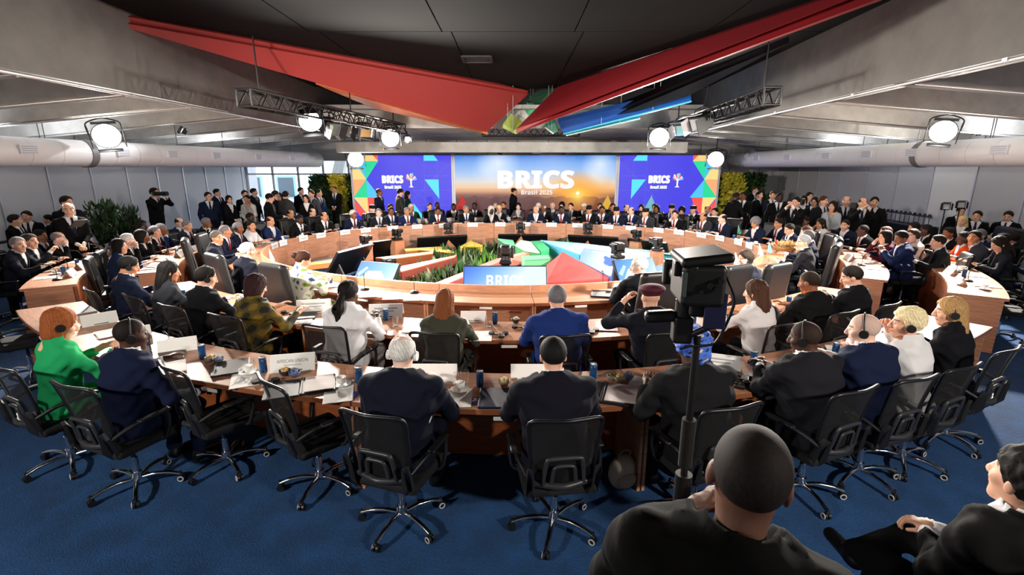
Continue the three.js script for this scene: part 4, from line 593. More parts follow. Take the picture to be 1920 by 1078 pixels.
  const [jl0, jh0] = lims([shL, shR, eL, eR, wL, wR, top, bot].concat([[.2 * b, bot[1], .12], [-.2 * b, bot[1], -.12]]));
  const hd = new THREE.Matrix4(), hc = W2L(0, pose.fem ? .655 : .67, .03);
  const hq = new THREE.Quaternion().setFromEuler(new THREE.Euler(pose.hp ?? .1, pose.hy ?? 0, pose.ht ?? 0, 'YXZ')); hd.compose(V(...hc), hq, V(1, 1, 1));
  const skin = [headGeo(lod ? .0095 : .006).clone().applyMatrix4(hd)];
  for (const [E, Wp, right, up] of [[eL, wL, false, pose.ul], [eR, wR, true, pose.ur]]) {
    const z = V(Wp[0] - E[0], Wp[1] - E[1], Wp[2] - E[2]).normalize(), yv = V(...(up ?? [0, 1, .2])); yv.addScaledVector(z, -yv.dot(z)).normalize(); const x = new THREE.Vector3().crossVectors(yv, z);
    const m = new THREE.Matrix4().makeBasis(x, yv, z).setPosition(Wp[0] + z.x * .03, Wp[1] + z.y * .03, Wp[2] + z.z * .03);
    skin.push(handGeo((right ? pose.cr : pose.cl) ?? .35, lod ? .0085 : .005, right).clone().applyMatrix4(m));
  }
  const sk = mergeGeometries(skin), nv = skin.map(g => g.attributes.position.count), PA = Array.from(sk.attributes.position.array), IA = Array.from(sk.index.array);
  const low = (from, n, q) => { let best = from, bd = 9e9; for (let i = from; i < from + n; i++) { const d = Math.hypot(PA[i * 3] - q[0], PA[i * 3 + 1] - q[1], PA[i * 3 + 2] - q[2]); if (d < bd) { bd = d; best = i; } } return best; };
  [[shL, eL, wL, nv[0], nv[1]], [shR, eR, wR, nv[0] + nv[1], nv[2]]].forEach(([S, E, Wp, from, n]) => {              // bare arms under the sleeves join head and hands into one surface
    const nb = W2L(0, .5, 0), path = [nb, S, E, Wp], rad = [.05, .04, .033, .024], r0 = PA.length / 3;
    path.forEach((p, i) => { const q = path[Math.min(i + 1, 3)], o = path[Math.max(i - 1, 0)], d = V(q[0] - o[0], q[1] - o[1], q[2] - o[2]).normalize(), u = V(.3, .2, 1).cross(d).normalize(), w = d.clone().cross(u); for (let k = 0; k < 6; k++) { const a = k * Math.PI / 3, c = Math.cos(a) * rad[i], e = Math.sin(a) * rad[i]; PA.push(p[0] + u.x * c + w.x * e, p[1] + u.y * c + w.y * e, p[2] + u.z * c + w.z * e); } });
    for (let i = 0; i < 3; i++) for (let k = 0; k < 6; k++) { const a = r0 + i * 6 + k, b2 = r0 + i * 6 + (k + 1) % 6; IA.push(a, b2, a + 6, b2, b2 + 6, a + 6); }
    const h0 = low(0, nv[0], W2L(0, .52, 0)), h1 = low(from, n, Wp); for (let k = 0; k < 6; k++) { IA.push(h0, r0 + k, r0 + (k + 1) % 6, h1, r0 + 18 + (k + 1) % 6, r0 + 18 + k); }
  });
  const body = new THREE.BufferGeometry(), CA = Array.from(sk.attributes.color.array); while (CA.length < PA.length) CA.push(1);
  body.setAttribute('position', new THREE.Float32BufferAttribute(PA, 3)); body.setAttribute('color', new THREE.Float32BufferAttribute(CA, 3)); body.setIndex(IA); body.computeVertexNormals();
  const out = { skin: body, jacket: nets(jf, jl0, jh0, cell), legs: nets(lf, ...lims([...hip, ...leg]), cell * 1.1), hd, hc, wL, wR };
  const [s0, s1] = lims([W2L(.14, .6, .1), W2L(-.14, .1, -.1), wL, wR]); out.shirt = nets(sf, s0, s1, lod ? .02 : .0125);
  const tb = lims([W2L(.0, .6, .1), W2L(0, .15, .15)]); out.tie = nets(tf, [-.06, tb[0][1] + .1, tb[0][2] + .05], [.06, tb[1][1] - .1, tb[1][2]], lod ? .011 : .008);
  const shoe = (x, y, z) => smax(smin(smin(cap(x, y, z, [0, .05, -.05], [0, .035, .15], .042, .034), cap(x, y, z, [0, .06, -.03], [0, .1, -.03], .04, .042), .03), 9, .01), -y, .004);
  const sg0 = nets(shoe, [-.07, -.012, -.13], [.07, .16, .22], lod ? .022 : .012);
  out.shoes = [2, 3].map(i => { const m = new THREE.Matrix4(), L = leg[i]; const up = pose.shoeUp && i === 2; m.makeRotationFromEuler(new THREE.Euler(up ? -.5 : 0, up ? pose.shoeUp : (i === 2 ? .15 : -.15), 0)); m.setPosition(L[0], Math.max(0, L[1] - .1), L[2] + .03); return sg0.clone().applyMatrix4(m); });
  return (bodyCache[key] = out);
}
const skinTone = { fair: '#e2ac90', pale: '#efc3b0', tan: '#c58a66', brown: '#8a5436', dark: '#4a2c1e' };
const skinMat = s => M(skinTone[s] ?? s, .55, 0, { vertexColors: true, sheen: .1 });
const cloth = h => M(h, .9, 0, { specularIntensity: .35 });
const hairMat = h => M(h, .75, 0, { specularIntensity: .5 });
const hairTint = { black: '#0c0a09', dark: '#1d130d', brown: '#4a2a16', auburn: '#8a4a20', grey: '#77757a', white: '#d9d6d2', blonde: '#d9bd88', maroon: '#5a0f2b', blue: '#2a4fb0' };
const paintMat = M('#ffffff', .75, 0, { specularIntensity: .5, vertexColors: true });
function paint(g, fn) { const c = g.clone(), p = c.attributes.position, C = new Float32Array(p.count * 3); for (let i = 0; i < p.count; i++) C.set(fn(p.getX(i), p.getY(i), p.getZ(i)), i * 3); c.setAttribute('color', new THREE.BufferAttribute(C, 3)); return c; }
function person(o) {
  const s = o.s ?? 1, g = bodyGeo(o.pose, o.lod ?? 1), t = thing('person', o.label, 'person', [o.at[0], o.y ?? 0, o.at[1]], o.turn ?? 0, o.group);
  t.scale.setScalar(s);
  part('body', g.skin, skinMat(o.skin ?? 'fair'), t);
  part(o.top ?? 'jacket', o.jpaint ? paint(g.jacket, o.jpaint) : g.jacket, o.jpaint ? paintMat : cloth(o.jacket ?? '#16181f'), t);
  if (o.shirt !== null) part('shirt', g.shirt, cloth(o.shirt ?? '#e8e8ec'), t);
  if (o.tie) part('tie', g.tie, cloth(o.tie), t);
  part(o.pose.skirt ? 'skirt' : 'trousers', o.lpaint ? paint(g.legs, o.lpaint) : g.legs, o.lpaint ? paintMat : cloth(o.legs ?? o.jacket ?? '#16181f'), t);
  for (const sh of g.shoes) part('shoe', sh, M(o.shoe ?? '#0a0a0a', .35), t);
  if (o.hair && !o.hpaint && !(o.lod ?? 1) && !o.hmat && !['songkok', 'turban', 'beret', 'scarf', 'wrap'].includes(o.hair)) { const c = new THREE.Color(hairTint[o.hairColor] ?? o.hairColor ?? '#0c0a09'), bz = o.hair === 'buzz', q = bz ? .2 : .5, sc = new THREE.Color(skinTone[o.skin ?? 'fair'] ?? o.skin); o = { ...o, hpaint: (x, y, z) => { const k = 1 + q * strand(x, y, z); let m = 1; if (bz) { const t = Math.min(1, Math.max(0, (y - hl(x, z)) / .045)), n = .5 + .5 * Math.sin(x * 900 + 7 * Math.sin(y * 700)) * Math.sin(z * 820 + y * 640); m = .12 + .78 * t * t * (3 - 2 * t) + .1 * n; } return [sc.r + (c.r * k - sc.r) * m, sc.g + (c.g * k - sc.g) * m, sc.b + (c.b * k - sc.b) * m]; } }; }
  if (o.hair) { const h = part(o.hairName ?? (['songkok', 'turban', 'beret'].includes(o.hair) ? 'hat' : o.hair === 'wrap' || o.hair === 'scarf' ? 'headscarf' : 'hair'), o.hpaint ? paint(hairGeo(o.hair, .006), o.hpaint) : hairGeo(o.hair, (o.lod ?? 1) ? .0125 : .0075), o.hpaint ? paintMat : o.hmat ?? hairMat(hairTint[o.hairColor] ?? o.hairColor ?? '#0c0a09'), t); h.applyMatrix4(g.hd); }
  if (o.headset) { const h = part('headset', headsetGeo, o.headsetMat ?? cupMat, t); h.applyMatrix4(g.hd); }
  return t;
}
// ---------- who sits where ----------
const PI = Math.PI;
const ty = (o = {}) => ({ lean: .16, wl: [.15, .84, .41], wr: [-.15, .84, .41], hp: .15, ...o });
const C = { navy: '#10162a', ink: '#0c0e14', charcoal: '#1d1f24', black: '#0a0a0c', grey: '#3d4048', slate: '#23293a', blue: '#17347e', brown: '#3a2c22' };
// near people, each with a pose of its own; seat: [ring, px, py]
const PLACED = [];
const near_ = (x, z, r) => PLACED.some(p => Math.hypot(p[0] - x, p[1] - z) < r);
function sitter(o) {
  const s = seat(o.seat[0], o.seat[1], o.seat[2], 1.2 * (o.s ?? 1), o.off ?? .24, o.lo, o.hi);
  const tn = s.turn + (o.dt ?? 0); PLACED.push([s.x, s.z]); person({ lod: 0, s: 1, ...o, at: [s.x, s.z], turn: tn });
  if (o.chair !== 0) { const bxk = .02, c = [s.x - Math.sin(tn) * bxk, 0, s.z - Math.cos(tn) * bxk]; if (o.chair === 'leather') leatherChair(o.cl ?? ('tall black leather chair under ' + o.short), c, tn + (o.ct ?? 0), 'leather chairs of the inner ring'); else officeChair('black mesh office chair under ' + o.short, c, tn + (o.ct ?? 0), o.spin ?? (o.seat[1] % 7) * .3); }
}
const FLORAL = (x, y, z) => { const k = Math.sin(31 * x + 19 * y) * Math.sin(27 * y + 23 * z) + .5 * Math.sin(70 * x - 40 * y + 30 * z); return k > .95 ? [.16, .3, .03] : k > .75 ? [.35, .5, .1] : k < -.95 ? [.05, .09, .25] : k < -.85 ? [.05, .3, .28] : [.78, .78, .7]; };
const N = (seat_, short, label, pose, o) => sitter({ seat: seat_, short, label, pose, ...o });
// outer ring
N([3, 747, 652], 'the white-haired man in headphones', 'white-haired man in navy suit with white headphones seen from behind', ty({ bulk: 1.26, hp: .2, lean: .2 }), { lo: 45, hi: 135, jacket: '#0e1222', skin: 'pale', hair: 'receding', hairColor: 'white', headset: 1, headsetMat: M('#e9e9ea', .4), ct: -.18 });
N([3, 1040, 650], 'the black-haired man with a shiny crown', 'man with glossy black side-parted hair in dark navy suit seen from behind', ty({ bulk: 1.2, hp: .25, lean: .2 }), { lo: 45, hi: 135, jacket: '#11111d', skin: 'fair', hair: 'short', hairColor: '#090909', ct: .06 });
N([3, 1305, 645], 'the woman in the blue head wrap', 'woman in patterned blue head wrap and black jacket beside the camera pole', ty({ bulk: 1.3, hp: .3, lean: .22, wl: [.22, .83, .36], wr: [-.2, 1.0, .3], cr: .7 }), { lo: 45, hi: 135, jacket: '#141417', skin: 'dark', hair: 'wrap', hpaint: (x, y, z) => { const k = Math.sin(70 * x + 20 * y) * Math.sin(60 * y + 25 * z) + .6 * Math.sin(150 * y + 90 * x); return k > 1.05 ? [.7, .55, .4] : k > .3 ? [.03, .09, .4] : k < -.7 ? [.01, .01, .06] : [.06, .16, .62]; }, shirt: null, ct: .1 });
N([3, 1512, 630], 'the bald man with a headset band', 'bald dark-skinned man in charcoal suit with headset band behind his head', ty({ bulk: 1.26, hp: .2, hy: .5, wl: [.08, .85, .42], wr: [-.02, .85, .42], cl: .7, cr: .7 }), { lo: 45, hi: 135, jacket: '#1a1a20', skin: 'dark', hair: 'buzz', hairColor: '#2a1d17', headset: 1, ct: .1 });
N([3, 1622, 590], 'the bald fair man in the blue suit', 'bald fair-skinned man in blue suit wearing a black headset', ty({ bulk: 1.22, hp: .15, hy: .55 }), { lo: 45, hi: 135, jacket: '#121b38', skin: 'pale', hair: 'buzz', hairColor: '#c3a79a', headset: 1 });
N([3, 1703, 562], 'the blonde woman in white', 'woman with short swept blonde hair in white top wearing a headset', ty({ fem: 1, hp: .0, hy: .75, wr: [-.1, 1.06, .3], cr: .8 }), { lo: 20, hi: 135, jacket: '#d9d8da', legs: '#d9d8da', skin: 'fair', hair: 'crop', hairColor: '#e0cfa4', headset: 1, shirt: null });
N([3, 1785, 585], 'the woman with long blonde hair', 'woman with long dark blonde hair in black jacket', ty({ fem: 1, hp: .1, hy: .7 }), { lo: 36, hi: 60, jacket: '#101016', skin: 'fair', hair: 'long', hairColor: '#a98457', headset: 1, shirt: null, off: .2 });
N([3, 1826, 518], 'the bearded man in the grey suit', 'bearded man in grey suit with black headset at the aisle end', ty({ hp: .0, hy: .7, bulk: 1.05 }), { lo: -25, hi: 46, jacket: '#3a3f4c', skin: 'tan', hair: 'short', hairColor: 'black', headset: 1, off: .35 });
N([3, 1874, 503], 'the dark-haired woman in grey', 'woman with long dark hair in dark grey jacket looking down', ty({ fem: 1, hp: .5, hy: .2 }), { lo: -25, hi: 36, jacket: '#22252c', skin: 'fair', hair: 'long', hairColor: 'dark', shirt: null, off: .4 });
N([3, 231, 590], 'the man in the midnight blue suit', 'dark-skinned man in midnight blue suit with one hand on his knee', ty({ bulk: 1.06, hp: .1, hy: -.5, wl: [.2, .84, .41], wr: [-.24, .66, .36], cr: .4 }), { lo: 60, hi: 113.4, jacket: '#0f1834', skin: 'dark', hair: 'buzz', hairColor: '#0d0908', headset: 1, off: .4 });
N([3, 96, 566], 'the woman in the emerald suit', 'woman in emerald green suit with short reddish hair reading a tablet', ty({ fem: 1, hp: .35, hy: -.3, lean: .12, wl: [.12, .86, .36], wr: [-.1, .88, .38], cl: .7, cr: .7, legs: [[.12, .52, .44], [-.1, .54, .46], [.16, .12, .52], [-.1, .14, .6]] }), { lo: 100, hi: 119, jacket: '#1e9a5c', legs: '#168650', skin: 'fair', hair: 'bob', hairColor: '#8a4a22', headset: 1, shirt: null, off: .42 });
N([3, 58, 528], 'the dark-suited man holding up a phone', 'man in dark grey suit with glasses holding up a phone', ty({ hp: .05, hy: -.5, bulk: 1.08, wr: [-.12, 1.0, .4], cr: .8 }), { lo: 137, hi: 165, jacket: '#1d212b', skin: 'fair', hair: 'short', hairColor: '#3a352f', off: .42 });
N([3, 33, 512], 'the grey-haired man in glasses', 'grey-haired man in dark suit next to the phone holder at the outer ring end', ty({ hp: .05, hy: -.6 }), { lo: 142.5, hi: 175, jacket: '#1b1e2a', skin: 'fair', hair: 'short', hairColor: '#8b8a8a', off: .42 });
// second ring
N([2, 240, 487], 'the navy-suited man at the aisle end', 'dark-haired man in navy suit looking down at the aisle end of the second ring', ty({ hp: .4, hy: -.2, bulk: 1.06 }), { lo: 110, hi: 150, jacket: '#141d33', skin: 'tan', hair: 'short', hairColor: 'black', headset: 1, off: .42 });
N([2, 315, 515], 'the woman in the grey suit', 'woman with long black hair in charcoal grey suit jacket', ty({ fem: 1, hp: .2, hy: -.3 }), { lo: 100, hi: 150, jacket: '#2f3138', skin: 'tan', hair: 'long', hairColor: 'black', shirt: null });
N([2, 385, 508], 'the man holding papers', 'dark-haired man in black suit with earpiece holding white papers', ty({ hp: .3, hy: -.35, wl: [.12, .86, .42], wr: [-.1, .86, .42], cl: .7, cr: .7 }), { lo: 90, hi: 150, jacket: '#0e0f13', skin: 'fair', hair: 'short', hairColor: '#15110f', headset: 1 });
N([2, 478, 528], 'the woman in the olive blouse', 'woman with short dark red hair in patterned olive blouse', ty({ fem: 1, bulk: 1.12, hp: .35, hy: -.2, wl: [.1, .85, .42], wr: [-.28, .84, .38] }), { lo: 90, hi: 150, legs: '#0d0d0d', jpaint: (x, y, z) => { const k = Math.sin(28 * x + 14 * y) * Math.sin(24 * y + 17 * z); return k > .35 ? [.16, .1, .008] : k < -.4 ? [.012, .012, .008] : [.07, .05, .008]; }, skin: 'fair', hair: 'bob', hairColor: '#2a0f12', shirt: null, top: 'blouse' });
N([2, 650, 560], 'the woman in the white jacket with a ponytail', 'woman in bright white jacket with low black ponytail', ty({ fem: 1, bulk: 1.3, hp: .35, lean: .2 }), { lo: 80, hi: 140, jacket: '#e6e6ea', legs: '#e2e2e6', skin: 'dark', hair: 'pony', hairColor: '#120c0b', shirt: null, off: .2 });
N([2, 835, 568], 'the woman in the olive grey jacket', 'woman with wavy auburn hair in olive grey jacket seen from behind', ty({ fem: 1, bulk: 1.2, hp: .15 }), { lo: 60, hi: 120, jacket: '#3d3d33', skin: 'fair', hair: 'long', hairColor: '#7a4422', off: .18, s: .97 });
N([2, 1048, 546], 'the man in the royal blue suit', 'grey-haired man in royal blue suit seen from behind', ty({ bulk: 1.24, hp: .3, lean: .2 }), { lo: 60, hi: 120, jacket: '#1a3170', skin: 'fair', hair: 'short', hairColor: '#6f6c70', shirt: '#e6b9b0', off: .22 });
N([2, 1222, 527], 'the person in the maroon beret', 'person in maroon beret and navy jacket behind the shoulder rig', ty({ bulk: 1.15, hp: .1, wl: [.2, 1.1, .3], wr: [-.2, .85, .36], cl: .7 }), { lo: 40, hi: 100, jacket: '#12141f', skin: 'fair', hair: 'beret', hmat: M('#4b0d26', .8), off: .3, shirt: null });
N([2, 1420, 528], 'the woman in the white blazer', 'woman with long chestnut hair in white blazer holding a phone', ty({ fem: 1, hp: .15, hy: .4, wl: [.14, .98, .38], cl: .8 }), { lo: 40, hi: 100, jacket: '#e4dfdf', legs: '#15171f', skin: 'fair', hair: 'long', hairColor: '#4a2e20', shirt: null, off: .4 });
N([2, 1520, 512], 'the man with the rainbow scarf', 'man with shaved head and rainbow scarf collar in black jacket', ty({ bulk: 1.14, hp: .25, hy: .2 }), { lo: 30, hi: 100, jacket: '#101012', skin: 'brown', hair: 'buzz', hairColor: '#140f0d', shirt: '#d9662c', off: .35 });
N([2, 1598, 505], 'the man checking his phone', 'dark-haired man in dark suit bending over his phone', ty({ bulk: 1.05, hp: .35, hy: .6, wl: [.06, .9, .36], wr: [-.04, .9, .36], cl: .8, cr: .8 }), { lo: 20, hi: 100, jacket: '#121317', skin: 'fair', hair: 'short', hairColor: '#1a1411', off: .4 });
// inner ring, this side
N([1, 568, 470], 'the woman in the floral dress', 'woman with brown hair clip and white floral dress at the inner ring', ty({ fem: 1, bulk: 1.1, hp: .45, hy: -.5, wl: [.12, .84, .41], wr: [-.12, .84, .41] }), { lo: 110, hi: 170, jpaint: FLORAL, lpaint: FLORAL, skin: 'fair', hair: 'bun', hairColor: '#3a1c12', shirt: null, top: 'blouse', chair: 'leather' });
N([1, 464, 470], 'the white-haired man', 'white-haired man in navy suit with his back to the floral dress', ty({ bulk: 1.1, hp: .1, hy: -.3 }), { lo: 110, hi: 185, jacket: '#10131f', skin: 'fair', hair: 'short', hairColor: '#a9a8ab', chair: 'leather' });
N([1, 383, 462], 'the man listening at the inner ring aisle', 'man in dark navy suit with grey hair at the inner ring by the red folder', ty({ hp: .1, hy: -.8 }), { lo: 140, hi: 190, jacket: '#161b2b', skin: 'tan', hair: 'short', hairColor: '#5b5350', chair: 'leather', s: 1 });
N([1, 1200, 492], 'the white-haired man in glasses', 'white-haired balding man with glasses before the tilted monitor', ty({ hp: .2, hy: .9, bulk: 1.1 }), { lo: 50, hi: 90, jacket: '#15161c', skin: 'pale', hair: 'receding', hairColor: '#dcd8d4', chair: 'leather' });
N([1, 1330, 470], 'the brown-haired man at the far curve', 'person with short brown hair and dark jacket beyond the leather chairs', ty({ hp: .3, hy: .5 }), { lo: 10, hi: 60, jacket: '#2a2a2e', skin: 'fair', hair: 'short', hairColor: '#5b3418', chair: 'leather' });
N([1, 1400, 477], 'the man pressing his earpiece', 'man in navy suit in profile pressing a black earpiece', ty({ hp: .2, hy: 1.2, wr: [-.15, 1.1, .2], cr: .8 }), { lo: 0, hi: 60, jacket: '#161b2c', skin: 'fair', hair: 'short', hairColor: '#2b211b', headset: 1, chair: 'leather', off: .4 });
N([1, 1508, 455], 'the grey-haired man beside the flowers', 'grey-haired man in dark suit turned away beside the flower arrangement', ty({ hp: .1, hy: .6 }), { lo: -20, hi: 40, jacket: '#1b1c22', skin: 'fair', hair: 'short', hairColor: '#8d8c8f', chair: 'leather' });
N([1, 1524, 436], 'the navy-suited man at the flower basket', 'man in navy suit with greying hair beside the flower basket', ty({ hp: .05, hy: .3 }), { lo: -40, hi: 30, jacket: '#131a33', skin: 'fair', hair: 'short', hairColor: '#5d5a5a', chair: 'leather' });
N([2, 1691, 468], 'the man with a pocket square and phone', 'man in blue suit with white pocket square looking at his phone', ty({ hp: .35, hy: .4, wl: [.06, .95, .36], wr: [-.04, .95, .36], cl: .8, cr: .8, bulk: 1.08 }), { lo: 0, hi: 46, jacket: '#15224a', skin: 'brown', hair: 'short', hairColor: 'black', off: .4 });
N([2, 1712, 462], 'the woman in the cream jacket', 'woman in cream jacket wearing a headset and glasses', ty({ fem: 1, hp: .1, hy: .5, bulk: 1.1 }), { lo: -10, hi: 33, jacket: '#cfc5bb', legs: '#8b8378', skin: 'pale', hair: 'bun', hairColor: '#3a2a22', headset: 1, shirt: null, off: .75 });
// empty office chairs
for (const [px, py, th, l] of [[425, 852, PI - .62, 'empty black mesh office chair pulled out beside the midnight blue suit'], [600, 888, PI - .75, 'empty black mesh office chair beside the white-haired man in headphones'], [1868, 622, PI + .9, 'empty black mesh office chair on the open carpet by the aisle end'], [60, 690, PI - .8, 'empty black mesh office chair behind the phone holder']]) { const p = U(px, py, .1); officeChair(l, [p.x, 0, p.z], th, px * .01); }

// people further off: shared poses
const FP = [ty(), ty({ hy: .35, hp: .05 }), ty({ hy: -.35, hp: .05 }), ty({ hp: .35, lean: .2, hy: .15 }), ty({ lean: .04, wl: [.05, .84, .38], wr: [-.05, .84, .38], cl: .7, cr: .7 }), ty({ wr: [-.08, 1.05, .26], cr: .8, hy: .2 })];
const FPw = FP.map(p => ({ ...p, fem: 1 }));
const ST = [{ stand: 1, lean: .02, wl: [.24, .88, .08], wr: [-.24, .88, .08], hy: .3 }, { stand: 1, lean: .03, wl: [.06, 1.0, .26], wr: [-.04, 1.0, .26], cl: .7, cr: .7, hy: -.3 }, { stand: 1, lean: .04, wl: [.05, 1.52, .3], wr: [-.09, 1.48, .32], cl: .8, cr: .8, hp: .05 }, { stand: 1, lean: .05, wl: [.26, .9, .05], wr: [-.2, 1.12, .3], cr: .6, hp: .3 }];
const STw = ST.map(p => ({ ...p, fem: 1 }));
const skins = ['fair', 'fair', 'tan', 'brown', 'fair', 'tan', 'dark', 'pale'], jackets = [['navy', '#131a30'], ['charcoal', '#1c1e23'], ['black', '#0c0c0f'], ['dark grey', '#2b2e36'], ['deep blue', '#16244a']], ties = ['#7a1a24', '#20306a', null, '#5a1030', '#2c2c34', '#8a2a2a'];
const hairWord = { black: 'black-haired', dark: 'dark-haired', brown: 'brown-haired', grey: 'grey-haired', white: 'white-haired', blonde: 'fair-haired', auburn: 'auburn-haired' };
let fi = 0; const RF = rng(404);
// spec: 'm' man, 'w' woman + hair style/colour; j jacket override [word, hex]
function far(row, list, where, chairs) {
  for (const [px, py, k = 'm', hc = 'dark', hs, j, extra] of list) {
    const i = fi++, fem = k === 'w', [jw, jh] = j ?? jackets[Math.floor(RF() * jackets.length)], hs2 = hs ?? (fem ? ['long', 'bob', 'bun'][Math.floor(RF() * 3)] : RF() < .2 ? 'receding' : 'short'), pose = (fem ? FPw : FP)[(extra && extra.pose) ?? Math.floor(RF() * FP.length)];
    const sk = (extra && extra.skin) ?? skins[Math.floor(RF() * skins.length)], tie = fem ? null : ties[Math.floor(RF() * ties.length)];
    const s = extra && extra.free ? (() => { const p = U(px, py, 1.2); return { x: p.x, z: p.z, turn: Math.atan2(-p.x, CZ - p.z) }; })() : seat(row, px, py, 1.17, .3 + ((extra && extra.off) || 0));
    for (let k = 0; k < 9 && near_(s.x, s.z, .43); k++) { s.x -= Math.sin(s.turn) * .12; s.z -= Math.cos(s.turn) * .12; }
    PLACED.push([s.x, s.z]);
    const hat = { songkok: 'black cap', scarf: 'pale headscarf', turban: 'turban' }[hs2];
    const label = `${hat ? '' : hairWord[hc] + ' '}${fem ? 'woman' : 'man'} in ${jw} ${fem ? 'jacket' : 'suit'}${hat ? ' and ' + hat : ''}${extra && extra.headset ? ' with headset' : ''} at the ${ringName[row]} ring ${where}`;
    person({ pose, label, group: `delegates at the ${ringName[row]} ring ${where}`, at: [s.x, s.z], turn: s.turn + (RF() - .5) * .3, s: .97, jacket: jh, tie, skin: sk, hair: hs2, hairColor: hat ? ({ songkok: '#0b0b0c', scarf: '#d5d2cf', turban: '#5a1a20' })[hs2] : hc, headset: extra && extra.headset, shirt: fem && jw !== 'white' ? '#cfcfd4' : undefined });
    leatherChair(`black conference chair at the ${ringName[row]} ring ${where}`, [s.x - Math.sin(s.turn) * .04, 0, s.z - Math.cos(s.turn) * .04], s.turn, `conference chairs at the ${ringName[row]} ring ${where}`, row === 1 ? .93 : .82);
  }
}
const WH = ['white', '#e3e2e4'], GN = ['green', '#16493a'], OR = ['orange', '#d9531f'], BK = ['black', '#0b0b0d'], NV = ['navy', '#131a30'];
far(1, [[421, 417, 'm', 'grey', 'short', NV, { pose: 1 }], [445, 419, 'm', 'grey', 'short', NV, { headset: 1 }], [471, 421, 'w', 'black', 'bun', WH], [511, 409, 'm', 'dark'], [560, 410, 'm', 'black', 'buzz', BK, { skin: 'dark', pose: 3 }]], 'facing the floral dress');
far(1, [[609, 398, 'm', 'dark', 'receding', BK, { pose: 0 }], [663, 393, 'm', 'white', 'short', NV, { pose: 1 }], [712, 395, 'm', 'grey', 'short'], [763, 390, 'm', 'grey'], [821, 393, 'm', 'dark', 'short', NV, { skin: 'brown', pose: 3 }], [737, 392, 'm', 'dark']], 'beneath the living-wall screen');
far(1, [[875, 390, 'm', 'grey', 'short', BK], [921, 387, 'w', 'white', 'scarf', BK], [938, 390, 'w', 'blonde', 'bun', BK, { pose: 5 }], [1004, 388, 'm', 'white', 'receding', NV, { skin: 'fair' }], [1016, 388, 'm', 'white', 'receding', ['black', '#0b0b0e'], { skin: 'brown' }], [1051, 391, 'm', 'black', 'buzz', NV, { skin: 'dark' }], [1104, 390, 'm', 'black', 'songkok', BK], [1123, 392, 'm', 'dark'], [1156, 389, 'm', 'black', 'songkok', NV]], 'under the sunset screen');
far(1, [[1176, 396, 'm', 'brown'], [1211, 392, 'm', 'black', 'songkok', ['dark grey', '#2b2e36']], [1265, 400, 'm', 'dark', 'short', BK], [1320, 396, 'm', 'dark'], [1355, 408, 'm', 'dark', 'receding', NV, { pose: 2 }]], 'beneath the sun-side screen');
far(1, [[1419, 404, 'm', 'grey', 'curly', ['navy', '#131a30']], [1434, 411, 'm', 'dark', 'short', NV], [1483, 417, 'm', 'dark', 'short', NV, { pose: 3 }], [1500, 430, 'w', 'brown', 'bob', ['pink', '#b08088']]], 'by the little flags');
far(2, [[218, 430, 'w', 'black', 'bob', ['deep blue', '#1a2a4a']], [237, 436, 'm', 'white', 'short', BK], [263, 434, 'w', 'black', 'bob', BK], [289, 423, 'm', 'grey', 'short', BK, { headset: 1 }], [312, 413, 'm', 'grey'], [322, 425, 'w', 'black', 'bun', WH, { skin: 'dark' }], [351, 418, 'm', 'grey', 'short'], [341, 408, 'm', 'dark'], [386, 415, 'm', 'grey'], [377, 406, 'm', 'dark', 'receding']], 'before the potted plants');
far(2, [[470, 403, 'm', 'dark', 'short', BK], [545, 397, 'm', 'dark', 'receding'], [585, 397, 'm', 'dark']], 'before the glazing');
far(2, [[697, 384, 'm', 'grey', 'songkok', ['grey', '#5a5c60']], [733, 386, 'm', 'dark'], [771, 383, 'm', 'white', 'short', GN], [806, 384, 'm', 'brown'], [823, 379, 'm', 'dark', 'buzz', BK, { skin: 'dark' }], [851, 388, 'm', 'black', 'buzz', BK, { skin: 'dark' }]], 'before the living-wall screen');
far(2, [[889, 380, 'm', 'dark'], [929, 377, 'm', 'grey'], [944, 381, 'm', 'brown'], [973, 381, 'w', 'dark', 'long', ['grey', '#5b5a5e']], [1010, 377, 'w', 'white', 'bob', ['grey', '#9a9a9c']], [1035, 377, 'm', 'white', 'receding'], [1052, 381, 'w', 'black', 'curly', BK], [1069, 379, 'm', 'dark'], [1093, 379, 'm', 'white', 'short'], [1123, 380, 'm', 'brown'], [1145, 381, 'm', 'dark']], 'before the sunset screen');
far(2, [[1173, 379, 'm', 'dark'], [1198, 384, 'w', 'black', 'long', BK], [1216, 384, 'm', 'dark'], [1230, 385, 'w', 'dark', 'bob', BK], [1252, 384, 'm', 'black', 'songkok', NV], [1278, 387, 'w', 'black', 'curly', BK], [1289, 386, 'm', 'black', 'songkok', BK], [1302, 386, 'm', 'dark', 'receding', ['grey', '#3a3c42']], [1337, 391, 'm', 'black']], 'before the sun-side screen');
far(2, [[1461, 411, 'm', 'dark', 'short', BK], [1511, 412, 'm', 'dark'], [1541, 408, 'w', 'dark', 'long', WH], [1566, 413, 'm', 'dark', 'short', NV], [1619, 414, 'm', 'dark', 'buzz', BK, { skin: 'dark' }]], 'before the press cameras');
far(2, [[1640, 434, 'm', 'brown', 'short', NV, { headset: 1 }], [1661, 446, 'w', 'black', 'bob', ['maroon', '#4a1220']], [1681, 441, 'm', 'dark'], [1668, 452, 'w', 'black', 'bun', OR, { off: .1 }]], 'by the curved dark panel');
far(3, [[94, 459, 'm', 'grey', 'short', NV, { headset: 1, pose: 3 }], [108, 449, 'm', 'grey', 'receding', BK], [128, 443, 'm', 'dark', 'short', NV], [152, 440, 'm', 'black', 'buzz', BK, { skin: 'dark' }], [170, 437, 'm', 'dark', 'short', BK], [55, 487, 'w', 'black', 'bob', BK, { pose: 5 }]], 'along the panelled wall');
